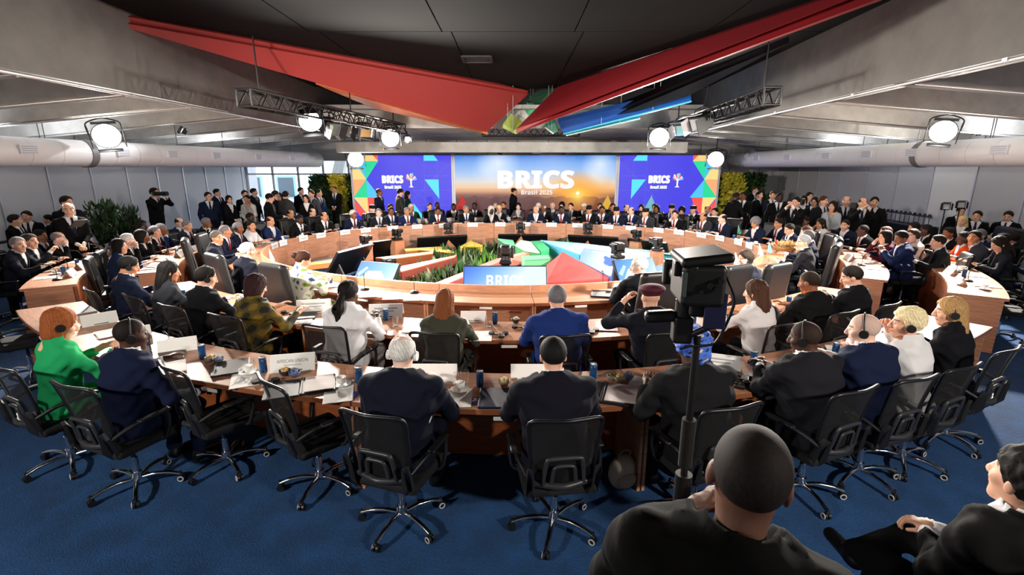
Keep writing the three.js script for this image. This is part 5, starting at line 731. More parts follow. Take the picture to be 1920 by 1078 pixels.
far(3, [[1706, 428, 'w', 'dark', 'long', BK], [1737, 427, 'm', 'black', 'short', BK, { pose: 2 }], [1766, 428, 'm', 'black', 'short', BK], [1783, 441, 'm', 'grey', 'short', NV], [1818, 458, 'm', 'dark', 'short', BK], [1857, 470, 'm', 'dark', 'short', NV, { headset: 1 }]], 'along the black chairs');

{ const p = U(1915, 446, 1.15); person({ pose: FP[2], at: [p.x, p.z], turn: -2.3, s: .95, jacket: '#0a0a0c', skin: 'tan', hair: 'short', hairColor: 'dark', label: 'man in black seated alone at the end of the black chairs' }); leatherChair('black chair under the man seated alone', [p.x + .03, 0, p.z + .03], -2.3, null, .85); }
// standing people
function stand(list) {
  for (const [px, py, th, k, hc, hs, jw, jh, pose, label, extra] of list) {
    const fem = k === 'w', y = 1.61 * ((extra && extra.s) ?? 1), p = extra && extra.fwd ? A(px, py, extra.fwd) : U(px, py, y);
    for (let k = 0; k < 6 && near_(p.x, p.z, .36); k++) { p.x *= 1.025; p.z *= 1.025; }
    PLACED.push([p.x, p.z]);
    person({ pose: (fem ? STw : ST)[pose], label, at: [p.x, p.z], turn: th, s: extra && extra.fwd ? p.y / 1.61 : ((extra && extra.s) ?? 1), jacket: jh, skin: (extra && extra.skin) ?? 'fair', hair: hs, hairColor: hc, tie: fem ? null : '#1d2238', shirt: extra && 'shirt' in extra ? extra.shirt : undefined, group: extra && extra.group });
  }
}
const pr = { group: 'people standing with the press' }, gp = { group: 'people standing near the glazing' };
stand([
  [25, 418, 1.9, 'm', 'dark', 'short', '', C.black, 0, 'man in black suit standing with his back to the hall beside the panelled wall', { s: .9 }],
  [51, 405, .6, 'm', 'dark', 'short', '', '#11131c', 1, 'man in dark suit and tie standing face on next to the turned-away man', { s: .9 }],
  [95, 415, -1.2, 'w', 'black', 'bun', '', '#15121a', 0, 'woman in dark vest over white blouse standing by the wall', { s: .84 }],
  [123, 379, 1.2, 'm', 'dark', 'short', '', C.ink, 0, 'tall man in dark suit standing behind the grey-haired reader', { fwd: 9.9 }],
  [127, 394, 1.0, 'm', 'white', 'receding', '', C.black, 1, 'white-haired man in black standing and reading a dark tablet', { fwd: 8.8 }],
  [286, 361, 1.5, 'm', 'dark', 'short', '', C.black, 2, 'press photographer in black aiming a long lens beside the wall', { fwd: 13.2 }],
  [390, 368, .7, 'm', 'dark', 'short', '', '#131c33', 0, 'man in navy suit with lanyard standing near the wall end', {}], [405, 361, 1.4, 'm', 'black', 'short', '', C.charcoal, 0, 'man in charcoal suit standing side on near the wall end', {}], [427, 373, 1.2, 'w', 'black', 'long', '', C.black, 1, 'woman with long black hair in black standing near the wall end', { s: .95 }],
  [459, 364, .5, 'm', 'dark', 'short', '', C.black, 0, 'man in black standing before the slanted column', gp], [464, 372, .2, 'w', 'black', 'bun', '', '#d8d5d2', 1, 'woman in white top standing before the slanted column', { s: .95, shirt: null }], [474, 360, 1.5, 'm', 'dark', 'short', '', C.charcoal, 0, 'man in charcoal standing beside the slanted column', gp],
  [501, 371, 2.2, 'm', 'black', 'short', '', C.black, 3, 'man in black bending among the crowd before the windows', gp], [514, 365, 1.8, 'm', 'dark', 'short', '', C.ink, 0, 'man in dark jacket in the crowd before the windows', gp], [524, 369, .4, 'w', 'dark', 'bob', '', C.black, 1, 'woman in black in the crowd before the windows', { ...gp, s: .95 }], [534, 366, 2.8, 'm', 'dark', 'short', '', '#3a3a3c', 0, 'man in grey jacket seen from behind in the crowd before the windows', gp],
  [563, 358, 1.0, 'm', 'black', 'short', '', C.black, 0, 'tall man in black suit standing clear of the window crowd', {}], [574, 371, .3, 'w', 'dark', 'long', '', C.black, 1, 'woman in black with lanyard beside the tall man', { s: .95 }], [586, 368, -.5, 'm', 'brown', 'short', '', C.grey, 0, 'man in grey suit before the dark end of the living wall', {}], [596, 367, 1.2, 'm', 'dark', 'short', '', '#1f2c4c', 0, 'man in blue suit before the dark end of the living wall', {}], [628, 355, 0, 'm', 'brown', 'buzz', '', '#0d0d0f', 1, 'bald man in black with clasped hands before the yellow leaves', { skin: 'tan' }],
  [709, 360, 1.4, 'm', 'brown', 'receding', '', '#12172a', 0, 'bald man in dark suit walking before the emblem screen', { skin: 'brown' }], [747, 361, 1.9, 'm', 'black', 'short', '', '#33332f', 3, 'man in grey jacket with arm out before the emblem screen', {}], [762, 365, 1.6, 'w', 'black', 'long', '', '#12332f', 0, 'woman with long black hair in green top before the emblem screen', { s: .95, shirt: null }],
  [962, 360, 1.5, 'm', 'dark', 'receding', '', C.black, 0, 'balding man in black suit walking before the sunset screen', { skin: 'tan' }],
  [1377, 368, 1.9, 'm', 'dark', 'buzz', '', C.black, 3, 'man in black bending before the sun-side living wall', { skin: 'dark' }], [1394, 367, -.6, 'm', 'dark', 'short', '', C.black, 1, 'man in black with lanyard facing the bending man', { skin: 'brown' }], [1414, 356, .3, 'm', 'brown', 'buzz', '', C.black, 0, 'tall shaven man in black behind the lanyard man', {}], [1421, 365, .7, 'm', 'black', 'short', '', C.ink, 1, 'black-haired man with white badge beside the living wall', {}], [1448, 366, -.2, 'm', 'brown', 'short', '', '#151a28', 1, 'man in navy suit with lanyard beside the dark potted plant', {}], [1461, 370, -.4, 'm', 'black', 'buzz', '', C.black, 0, 'dark-skinned man in black beside the dark potted plant', { skin: 'dark' }],
  [1494, 379, -.9, 'm', 'black', 'short', '', C.black, 2, 'press photographer in black with raised camera at the head of the press crowd', pr], [1507, 374, -.6, 'w', 'black', 'bob', '', C.black, 2, 'press woman in black with raised camera', { ...pr, s: .97 }], [1516, 371, -.2, 'm', 'dark', 'short', '', C.charcoal, 0, 'man in charcoal within the press crowd', pr], [1527, 377, -.5, 'w', 'black', 'long', '', C.black, 1, 'woman with long black hair and white badge in the press crowd', { ...pr, s: .97 }], [1541, 378, .2, 'm', 'brown', 'short', '', C.charcoal, 0, 'brown-haired man in charcoal in the press crowd', pr], [1562, 385, -.7, 'w', 'dark', 'bob', '', '#aeb6bd', 1, 'woman in pale shirt beside the press crowd', { s: .95, shirt: null }], [1585, 383, -.4, 'm', 'grey', 'receding', '', '#26272b', 1, 'balding man in grey suit holding a microphone pole', {}], [1616, 380, -.3, 'm', 'brown', 'receding', '', C.black, 2, 'cameraman in black with large camera at his shoulder', {}], [1640, 380, -.8, 'm', 'black', 'short', '', C.black, 0, 'man in plain black suit standing apart beside the cameraman', {}],
  [1801, 396, -.6, 'm', 'black', 'short', '', C.black, 0, 'man in black standing under the little studio lamps', { s: .88 }], [1805, 413, -.8, 'w', 'blonde', 'long', '', '#1a1a1c', 1, 'fair-haired woman in dark top under the little studio lamps', { s: .84 }], [1831, 409, -.7, 'm', 'dark', 'short', '', C.black, 1, 'man in black with white badge by the pale pillar', { s: .88 }], [1892, 405, -1, 'm', 'dark', 'short', '', C.black, 3, 'bearded man in black with hand on chin by the wall', { s: .88 }],
]);
// ---------- things on the desks ----------
const paperM = M('#eceae6', .7), darkLeather = M('#1c1b1f', .5), blueLeather = M('#111634', .5);
const canTex = canvasTex(256, 128, (g, w, h) => { g.fillStyle = '#1d4f86'; g.fillRect(0, 0, w, h); const r = rng(9); for (let i = 0; i < 60; i++) { g.fillStyle = r() < .5 ? 'rgba(150,190,220,.55)' : 'rgba(20,40,80,.6)'; g.fillRect(r() * w, r() * h, 6 + r() * 22, 3 + r() * 10); } g.fillStyle = '#dfe8ee'; g.fillRect(0, 0, w, 16); });
const canM = new THREE.MeshPhysicalMaterial({ map: canTex, roughness: .3, metalness: .3 }), alu = M('#dfe3e6', .25, .7), glassM = new THREE.MeshPhysicalMaterial({ transmission: 1, roughness: .03, thickness: .004, ior: 1.45, color: '#ffffff' }), porc = M('#f2f1ee', .25);
const G = { canBody: lathe([[.026, 0], [.029, .006], [.029, .118], [.024, .132]], 20), canLid: lathe([[.001, .13], [.022, .13], [.024, .134]], 20), glass: lathe([[.001, .003], [.03, .003], [.036, .11], [.034, .11], [.028, .01], [.001, .01]], 20), saucer: lathe([[.001, .004], [.04, .004], [.072, .014], [.072, .017], [.04, .008], [.001, .008]], 24), cup: lathe([[.001, .008], [.022, .008], [.034, .03], [.038, .062], [.035, .062], [.03, .03], [.001, .016]], 20), handle: new THREE.TorusGeometry(.017, .005, 6, 14).translate(.05, .036, 0), bowl: lathe([[.001, .004], [.03, .004], [.045, .03], [.046, .045], [.042, .045], [.03, .012], [.001, .01]], 20), sheet: rb(.21, .004, .297, .001), card: (() => { const p = .002; return slab([V(-.14, 0, .06), V(.14, 0, .06), V(.14, .105, 0), V(-.14, .105, 0)], V(0, 0, p)); })(), cardB: slab([V(-.14, 0, -.06), V(.14, 0, -.06), V(.14, .105, 0), V(-.14, .105, 0)], V(0, 0, -.002)) };
{ const uv = new Float32Array(G.card.attributes.position.count * 2), p = G.card.attributes.position; for (let i = 0; i < p.count; i++) { uv[2 * i] = (p.getX(i) + .14) / .28; uv[2 * i + 1] = p.getY(i) / .105; } G.card.setAttribute('uv', new THREE.BufferAttribute(uv, 2)); }
const cardTex = {};
function cardMat(t) { return cardTex[t] ??= new THREE.MeshStandardMaterial({ map: canvasTex(256, 96, (g, w, h) => { g.fillStyle = '#f4f3f0'; g.fillRect(0, 0, w, h); if (t === '~') { g.fillStyle = '#a2a5a8'; g.fillRect(w * .16, 26, w * .68, 9); g.fillRect(w * .24, 46, w * .5, 7); } else if (t) { g.fillStyle = '#55595c'; g.textAlign = 'center'; g.font = `${t.length > 12 ? 24 : 30}px sans-serif`; g.fillText(t, w / 2, 46); g.fillStyle = '#8a8e92'; g.fillRect(w * .3, 58, w * .4, 3); } g.fillStyle = '#3f7a4a'; g.fillRect(w * .32, h - 12, w * .4, 7); g.fillStyle = '#2b56a8'; g.fillRect(w * .55, h - 12, w * .1, 7); }), roughness: .6, side: THREE.DoubleSide }); }
const TT = .7515;
const can = (p, l, g) => { const t = thing('drink_can', l, 'can', [p.x, p.y, p.z], R0() * 6, g); part('can_body', G.canBody, canM, t); part('can_lid', G.canLid, alu, t); };
const glass = (p, l, g) => { const t = thing('water_glass', l, 'glass', [p.x, p.y, p.z], 0, g); part('glass_wall', G.glass, glassM, t); };
const cup = (p, l, g) => { solo('saucer', l.replace('cup', 'saucer under the cup').slice(0, 90), 'saucer', G.saucer, porc, [p.x, p.y, p.z], 0, g && g + ' saucers'); const t = thing('coffee_cup', l, 'cup', [p.x, p.y + .008, p.z], R0() * 6, g); part('cup_bowl', G.cup, porc, t); part('cup_handle', G.handle, porc, t); };
const bowl = (p, l, g, hex = '#4a5a7a', fill = '#e8c98a') => { const t = thing('snack_bowl', l, 'bowl', [p.x, p.y, p.z], 0, g); part('bowl_wall', G.bowl, M(hex, .35), t); const f = []; for (let i = 0; i < 9; i++) f.push(rb(.022, .016, .022, .005, 0, 0, 0).rotateY(i).translate(Math.cos(i * 2.4) * .018, .04 + (i % 3) * .008, Math.sin(i * 2.4) * .018)); part('snacks', mg(f), M(fill, .6), t); };
const card = (p, turn, txt, l, g, s = 1) => { const t = thing('name_card', l, 'name card', [p.x, p.y, p.z], turn, g); part('card_face', G.card, cardMat(txt), t); part('card_back', G.cardB, paperM, t); t.scale.setScalar(s); };
const sheet = (p, turn, l, g, m = paperM, n = 1) => { const t = thing(n > 1 ? 'paper_stack' : 'paper_sheet', l, 'paper', [p.x, p.y, p.z], turn, g); for (let i = 0; i < n; i++) part('sheet', G.sheet, m, t).position.set((i % 2) * .012, .002 + i * .0042, (i % 3) * .01), t.children[i].rotation.y = (i % 3 - 1) * .06; };
const folder = (p, turn, l, m = darkLeather, s = 1, open = false) => { const t = thing('folder', l, 'folder', [p.x, p.y, p.z], turn); part('cover', rb(.26, .018, .33, .006, 0, .009, 0), m, t); part('spine', rb(.02, .022, .33, .006, -.13, .011, 0), m, t); if (open) { part('page', rb(.22, .006, .29, .001, .005, .021, 0), M('#c9b9b6', .6), t); part('cover', rb(.26, .012, .33, .005, -.275, .007, 0), m, t); } t.scale.setScalar(s); };
const leaf1 = new THREE.MeshStandardMaterial({ map: canvasTex(128, 96, (g, w, h) => { g.fillStyle = '#2b2a8c'; g.fillRect(0, 0, w, h); g.fillStyle = '#e8ecfa'; for (const [a, b, c, d] of [[20, 20, 40, 14], [50, 44, 50, 16], [30, 66, 30, 10], [80, 16, 20, 20]]) g.fillRect(a, b, c, d); }), roughness: .4 });
const leaflet = (p, turn, l, g) => { const geo = new THREE.BoxGeometry(.15, .003, .1); solo('leaflet', l, 'leaflet', geo, leaf1, [p.x, p.y + .0018, p.z], turn, g); };
const receiver = (p, turn, l, g) => { const t = thing('interpreter_headset', l, 'headset', [p.x, p.y, p.z], turn, g); part('band', new THREE.TorusGeometry(.075, .006, 6, 20, PI * 1.2).rotateX(PI / 2).translate(0, .012, 0), black, t); for (const s of [-1, 1]) part('ear_pad', cy(.032, .032, .022, s * .07, .014, .03, 14), black, t); part('receiver_box', rb(.06, .022, .1, .006, .03, .012, .1), black, t); };
const mic = (p, turn, l, g) => { const t = thing('desk_microphone', l, 'microphone', [p.x, p.y, p.z], turn, g); part('mic_base', lathe([[.001, 0], [.06, 0], [.062, .012], [.035, .03], [.001, .032]], 20), black, t); part('gooseneck', tube([[0, .03, 0], [0, .14, -.005], [0, .23, .05], [0, .25, .12]], .005, 18, 6), black, t); part('mic_head', new THREE.CapsuleGeometry(.011, .04, 4, 8).rotateX(1.4).translate(0, .252, .14), black, t); };
// outer ring, this side
const at = (x, y) => U(x, y, TT);
const cans = [[381, 672, 'by the pulled-out chair'], [495, 697, 'beside the glass near the union card'], [674, 717, 'at the elbow of the white-haired man in headphones'], [900, 724, 'between the two navy suits'], [1112, 710, 'beside the glossy-haired man'], [1412, 685, 'beside the clasped hands'], [276, 648, 'before the midnight blue suit'], [1565, 668, 'by the open papers of the bald fair man']]; cans.forEach(([x, y, w]) => can(at(x, y), `slim blue drink can with white rim ${w}`));
for (const [x, y, w] of [[478, 698, 'near the union card'], [648, 716, 'beside the silver folder'], [862, 722, 'beside the coffee cup of the headphone man']]) glass(at(x + 9, y - 2), `clear water glass ${w}`);
for (const [x, y, w] of [[470, 700, 'by the black folder'], [645, 722, 'by the silver folder'], [867, 732, 'beside the headphone man']]) cup(at(x - 4, y), `white coffee cup ${w}`);
for (const [x, y, w, h, f] of [[395, 678, 'of yellow snacks behind the empty chair', '#8a93a5', '#e9c070'], [410, 680, 'in grey beside the yellow snacks', '#6d7686', '#9aa0ac'], [535, 703, 'of pastry beside the leaflet', '#33363c', '#e2b878'], [553, 706, 'in slate blue before the union card', '#5a6a94', '#6d78a0'], [945, 722, 'of dried fruit beside the blue folder', '#a9a294', '#dcc48a'], [1148, 712, 'in glass with brown sweets', '#8d8a80', '#6b5a3c'], [1162, 716, 'of yellow sweets', '#b3a88c', '#e6cf8a'], [1177, 712, 'in pale blue', '#7f93b5', '#9fb0cc'], [1352, 702, 'in violet before the white card', '#4a4a6a', '#6a6aa0']]) bowl(at(x, y), `small snack bowl ${w}`, null, h, f);
card(at(335, 656), PI * 0 + .5, '', 'blank white tent card before the midnight blue suit', null, 1.1); card(at(552, 690), .22, 'AFRICAN UNION', 'white tent card with lettering behind the two snack bowls', null, 1.25); card(at(815, 712), .0, '', 'blank white tent card beside the headphone man', null, 1.3); card(at(990, 705), 0, '', 'white card half hidden by the glossy-haired man', null, 1.0); card(at(1350, 688), -.35, '~', 'white tent card beside the woman in blue head wrap', null, 1.1); card(at(252, 632), .7, '', 'white card at the elbow of the midnight blue suit'); card(at(188, 606), .8, '', 'white tent card near the emerald suit', null, 1.1);
sheet(at(460, 712), .5, 'white paper under the arm of the first empty chair'); sheet(at(635, 738), .35, 'white paper beside the silver folder'); sheet(at(858, 746), .1, 'white paper beside the coffee cup'); sheet(at(1205, 722), -.4, 'white pad at the head-wrapped woman'); sheet(at(318, 690), .6, 'white paper beyond the midnight blue suit', null, paperM, 3); sheet(at(250, 655), .7, 'white papers at the elbow of the midnight blue suit', null, paperM, 2); sheet(at(1575, 660), -.5, 'large white papers under the hand of the bald fair man', null, paperM, 3); sheet(at(205, 625), .8, 'white papers beside the emerald suit', null, paperM, 3);
leaflet(at(470, 718), .4, 'blue and white leaflet behind the first empty chair'); leaflet(at(650, 742), .3, 'blue and white leaflet behind the second empty chair'); leaflet(at(884, 752), .2, 'violet leaflet beside the dark blue folder');
folder(at(435, 690), .45, 'black leather folder behind the first empty chair'); folder(at(598, 722), .35, 'open silver-grey folder behind the second empty chair', darkLeather, .95, true); folder(at(932, 748), 0, 'dark blue leather folder between the two navy suits', blueLeather, .95); folder(at(1165, 742), -.3, 'black leather folder open beside the head-wrapped woman', darkLeather, 1.05, true); folder(at(312, 668), .6, 'brown leather folder before the midnight blue suit', M('#4a3630', .5)); folder(at(150, 585), .9, 'grey notebook before the emerald suit', M('#7c7d80', .5));
for (const [x, y, t, w] of [[500, 714, .3, 'beside the pastry bowl'], [1390, 702, -.5, 'before the bald man with headset band'], [1330, 722, -.3, 'behind the head-wrapped woman'], [1380, 715, -.4, 'beside the clasped hands']]) receiver(at(x, y), t, `black interpreter headset ${w}`);
// second ring, this side
for (const [x, y, w] of [[724, 600, 'beside the white jacket'], [928, 606, 'near the headset of the royal blue suit'], [1300, 604, 'by the shoulder rig'], [1478, 575, 'beside the white blazer'], [345, 562, 'by the grey suit']]) can(at(x, y), `slim blue drink can ${w}`);
for (const [x, y, w] of [[916, 612, 'beside the olive grey jacket'], [742, 612, 'behind the white jacket']]) glass(at(x, y), `clear water glass ${w}`);
card(at(590, 583), .2, '~', 'white tent card before the olive blouse', null, 1.35); card(at(725, 592), .1, '~', 'white tent card beside the white jacket', null, 1.35); card(at(888, 600), 0, '', 'small white card beside the auburn hair');
sheet(at(565, 600), .3, 'white paper beside the olive blouse', null, paperM, 2); sheet(at(775, 615), .1, 'pink-white paper beside the auburn hair', null, M('#e6d6d2', .6), 2); sheet(at(903, 630), .05, 'small white note beside the headset of the royal blue suit'); sheet(at(1135, 612), -.1, 'rose paper between royal blue suit and shoulder rig', null, M('#e2cfca', .6), 2); sheet(at(1330, 590), -.4, 'white paper before the white blazer'); sheet(at(447, 575), .6, 'white papers in front of the man holding papers', null, paperM, 3);
folder(at(570, 592), .3, 'black leather folder beside the olive blouse'); 
for (const [x, y, t, w] of [[935, 625, 0, 'beside the small white note'], [975, 612, .3, 'next to the dark tea bowl'], [1105, 618, -.2, 'on the rose paper'], [545, 585, .3, 'near the white tent card of the olive blouse'], [1360, 590, -.4, 'before the white blazer']]) receiver(at(x, y), t, `black interpreter headset ${w}`);
bowl(at(967, 605), 'dark tea bowl beside the royal blue suit', null, '#26221f', '#cfcfc0'); bowl(at(1160, 605), 'brown paper snack bowl beside the shoulder rig', null, '#8a6a48', '#caa070');
// inner ring, this side
const i1 = (x, y) => U(x, y, TT);
mic(i1(684, 543), .3, 'gooseneck microphone on the bare white papers nearer the floral dress'); mic(i1(777, 549), .2, 'gooseneck microphone on the bare white papers nearer the auburn hair'); mic(i1(1130, 537), -.3, 'gooseneck microphone beside the white-haired man in glasses');
for (const [x, y, t, w] of [[650, 547, .3, 'at the pony-tailed head'], [690, 552, .2, 'under the first microphone'], [735, 556, .15, 'between the two microphones'], [775, 558, .1, 'under the second microphone']]) sheet(i1(x, y), t, `white desk paper ${w}`, null, paperM);
for (const [x, y, w] of [[618, 535, 'at the floral dress'], [1145, 548, 'beside the white-haired man in glasses']]) sheet(i1(x, y), .3, `white papers ${w}`, null, paperM, 3); can(i1(620, 532), 'slim blue drink can beside the floral dress'); glass(i1(1146, 541), 'clear water glass beside the white-haired man in glasses'); folder(i1(1128, 552), -.2, 'black folder under white papers by the glasses-wearing man');
// hanging name plates along the inner face of the inner ring
{ const tex = new THREE.MeshStandardMaterial({ map: canvasTex(128, 48, (g, w, h) => { g.fillStyle = '#f4f4f2'; g.fillRect(0, 0, w, h); g.fillStyle = '#9a9ea2'; g.fillRect(20, 20, 88, 5); g.fillRect(34, 30, 60, 3); }), roughness: .6 });
  for (const x of [484, 506, 531, 569, 602, 647, 686, 736, 782, 833, 886, 938, 985, 1034, 1083, 1140, 1183, 1235, 1273, 1315, 1350, 1384, 1410]) { const r = RING[1]; let best = 0, bd = 1e9; for (let d = 178; d < 362; d += .1) { const p = rp(r.ai - .035, r.bi - .035, d * D); p.y = .8; const e = Math.abs(proj(p)[0] - x); if (e < bd) { bd = e; best = d; } } const p = rp(r.ai - .038, r.bi - .038, best * D), q = rp(r.ai - .5, r.bi - .5, best * D); const t = thing('name_plate', 'white name plate hung on the inner face of the inner ring', 'name plate', [p.x, .805, p.z], Math.atan2(q.x - p.x, q.z - p.z), 'name plates of the inner ring'); part('plate', rb(.3, .12, .012, .004), tex, t); part('clip', bx(.05, .014, .07, 0, .052, -.03), M('#bbb', .4), t); } }
// name cards, papers, cans, microphones and table flags along the far desks
const Rd = rng(888);
for (const [ring, d0, d1, n, w] of [[1, 185, 355, 24, 'on the far half of the inner ring'], [2, 156, 388, 30, 'on the far half of the second ring'], [3, 152, 202, 9, 'on the outer ring along the panelled wall'], [3, -22, 33, 9, 'on the outer ring along the black chairs']]) {
  const r = RING[ring]; for (let k = 0; k < n; k++) { const d = d0 + (d1 - d0) * (k + .5) / n, ph = d * D, mid = (f, e = 0) => { const p = rp(r.ai + (r.ao - r.ai) * f, r.bi + (r.bo - r.bi) * f, ph + (e + (Rd() - .5) * .03) / r.bo); p.y = TT; return p; }; const c = rp(r.ai, r.bi, ph), o = rp(r.ao, r.bo, ph), tn = Math.atan2(c.x - o.x, c.z - o.z);
    if (ring > 1 || Rd() < .55) card(mid(.2), tn, '', `white tent card ${w}`, `white tent cards ${w}`, ring > 1 ? 1.05 : .9); sheet(mid(.68), tn + (Rd() - .5) * .5, `white papers ${w}`, `white papers ${w}`, paperM, 2); if (Rd() < .6) can(mid(.4, .2), `slim blue drink can ${w}`, `drink cans ${w}`); if (Rd() < .7) mic(mid(.4, -.24), tn + PI, `gooseneck microphone ${w}`, `microphones ${w}`); if (Rd() < .4) cup(mid(.62, .29), `white coffee cup ${w}`, `coffee cups ${w}`); }
}
const flagM = { red: M('#c62a2e', .7), white: M('#e9e9ee', .7), cyan: M('#7fd0ea', .7), yellow: M('#e8b83a', .7), green: M('#3fa38a', .7) };
for (const [x, y, c, l] of [[1216, 418, 'yellow', 'little striped table flag with yellow under the sun-side screen'], [1306, 427, 'red', 'little red table flag near the far curve'], [1348, 432, 'cyan', 'little sky-blue table flag near the navy suit'], [1382, 437, 'green', 'little turquoise table flag near the far curve'], [1375, 498, 'white', 'little white table flag beside the earpiece man'], [1420, 478, 'white', 'little white table flag next to the sky-blue one'], [1438, 474, 'cyan', 'little sky-blue table flag before the flower basket'], [508, 490, 'cyan', 'little sky-blue table flag beside the white-haired man'], [1450, 465, 'red', 'little red and white table flag before the flower basket'], [860, 408, 'red', 'little red table flag under the sunset screen edge']]) { const p = U(x, y + 8, TT), t = thing('table_flag', l, 'flag', [p.x, TT, p.z], 0); part('pole', bar([0, .012, 0], [0, .3, 0], .004), alu, t); part('foot', cy(.035, .03, .014, 0, .007, 0), M('#caa24a', .4, .6), t); part('cloth', slab([V(0, .3, 0), V(.09, .1, .012), V(.05, .07, .0), V(.0, .1, 0)], V(0, 0, .004)), flagM[c], t); }
// big coloured flags behind the far delegates
for (const [x, y, c, l] of [[867, 375, 'red', 'tall red flag at the edge of the sunset screen'], [1221, 376, 'cyan', 'tall sky-blue flag before the sun-side screen'], [1139, 375, 'yellow', 'tall yellow flag at the far edge of the sunset screen']]) { const p = A(x, y, 17.4), t = thing('standing_flag', l, 'flag', [p.x, 0, p.z]); part('pole', bar([0, 0, 0], [0, p.y + .2, 0], .014), M('#caa24a', .35, .7), t); part('foot', cy(.16, .12, .05, 0, .025, 0), M('#caa24a', .4, .6), t); part('cloth', slab([V(0, p.y + .18, 0), V(.12, p.y - .1, .03), V(-.1, p.y - .55, .04), V(-.36, p.y - .5, 0), V(-.2, p.y - .2, .03)], V(0, 0, .02)), flagM[c], t); }
// flower basket
{ const p = U(1470, 470, .8), t = thing('flower_basket', 'low dried-flower basket in straw colour on the inner ring desk', 'basket', [p.x, TT, p.z]); part('basket', lathe([[.001, 0], [.12, 0], [.2, .1], [.22, .14], [.19, .14], [.1, .03]], 18), M('#9b7a4c', .8), t); const l = []; const r = rng(3); for (let i = 0; i < 70; i++) l.push(leafGeo(.14, .05, 1).rotateX(.9 + r()).rotateY(r() * 6.28).translate((r() - .5) * .26, .1 + r() * .08, (r() - .5) * .26)); part('dried_leaves', mg(l), M('#d5b98a', .8), t); }
// cream bag under the desk
{ const p = U(1166, 893, .1), t = thing('backpack', 'cream bag standing on the carpet beside a wooden desk leg', 'bag', [p.x, 0, p.z], .4); const g = new THREE.SphereGeometry(.13, 20, 14).scale(.95, 1.15, .6).translate(0, .15, 0); part('bag_body', g, M('#b9ab98', .85), t); part('pocket', new THREE.SphereGeometry(.09, 14, 10).scale(1, .8, .5).translate(0, .11, .06), M('#a99b88', .85), t); part('strap', tube([[-.06, .27, 0], [-.02, .36, .02], [.05, .34, .02], [.06, .27, 0]], .01, 14, 6), M('#8b6d4c', .7), t); t.scale.setScalar(.95); }
// ---------- the cameraman close by, his pole-mounted camera, and the seated listener ----------
{ const h = A(1372, 856, 1.07), b0 = A(1276, 955, 1.34), me = new THREE.Object3D(); me.position.set(h.x - .16, 0, h.z + .05); me.rotation.set(0, PI - .36, .1); me.scale.setScalar(h.y / 1.61); me.updateMatrixWorld();
  const grip = me.worldToLocal(V(b0.x - .03, b0.y + .06, b0.z + .1)).toArray();                  // his hand closes on the pole
  person({ at: [h.x - .16, h.z + .05], turn: PI - .36, s: h.y / 1.61, lod: 0, pose: { stand: 1, lean: .04, bulk: 1.12, wl: grip, wr: [-.27, .95, .12], hp: .12, hy: .0, cl: 1.05, cr: .5, ul: [.8, .5, .1], hp: .14 }, jacket: '#030303', legs: '#030303', skin: '#6e4a3a', hair: 'buzz', hairColor: '#141212', shirt: null, label: 'cameraman with cropped hair in black holding a camera pole, seen from behind' }).rotation.z = .1;
  const b = A(1276, 955, 1.34), tp = A(1276, 640, 1.34), t = thing('camera_pole', 'black camera pole with foot plate held by the cameraman', 'pole', [b.x, 0, b.z]);
  part('lower_tube', bar([0, .02, 0], [0, b.y - .12, 0], .016), black, t); part('upper_tube', bar([0, b.y - .12, 0], [0, tp.y + .02, 0], .0115), black, t); part('clamp', cy(.026, .026, .12, 0, b.y + .07, 0), black, t); part('foot_plate', lathe([[.001, 0], [.12, 0], [.12, .012], [.03, .03], [.016, .05]], 18), black, t); part('grip', cy(.021, .021, .16, 0, b.y + .24, 0), M('#0a0a0a', .8), t);
  const c = thing('video_camera', 'black professional video camera on the pole with blue side panel', 'camera', [tp.x, tp.y + .02, tp.z], -.12); const cm = M('#050506', .5);
  c.scale.setScalar(.68); part('tilt_head', mg([rb(.08, .12, .08, .014, 0, .03, 0), cy(.035, .035, .1, 0, .1, 0)]), cm, c); part('camera_body', rb(.17, .17, .24, .022, .045, .24, 0, 3), cm, c); part('top_cover', rb(.2, .04, .26, .018, 0, 0, 0).rotateZ(.14).translate(.05, .345, 0), cm, c); part('top_handle', mg([rb(.04, .035, .2, .014, .0, .31, .02), rb(.03, .06, .03, .008, -.05, .3, .06)]), cm, c); part('lens_barrel', cy(.05, .055, .14, 0, 0, 0, 20).rotateX(-PI / 2).translate(.03, .22, -.18), cm, c); part('lens_hood', rb(.15, .12, .05, .014, .03, .22, -.27), cm, c); part('handle_grip', mg([rb(.13, .05, .06, .02, -.085, .09, .0).rotateZ(.1)]), cm, c);
  part('viewfinder_screen', rb(.02, .1, .02, .005, -.035, .25, .125), M('#46504f', .3), c); part('side_panel', rb(.085, .15, .016, .006, .1, .14, .1), M('#080d3a', .5), c); part('battery', rb(.1, .08, .06, .014, .06, .14, .04), cm, c); part('control_knob', mg([[.06, .25, .013], [.085, .235, .01], [.03, .225, .009], [.1, .27, .012]].map(([x, y, r]) => cy(r, r, .02, 0, 0, 0).rotateX(PI / 2).translate(x, y, .128))), M('#2a2b2e', .25, .6), c); part('bracket_arm', bar([.02, .0, .02], [.12, .07, .05], .014), cm, c); part('cable', tube([[.13, .28, .1], [.17, .18, .1], [.12, .0, .08], [.01, -.04, .03]], .006, 20, 6), cm, c);
}
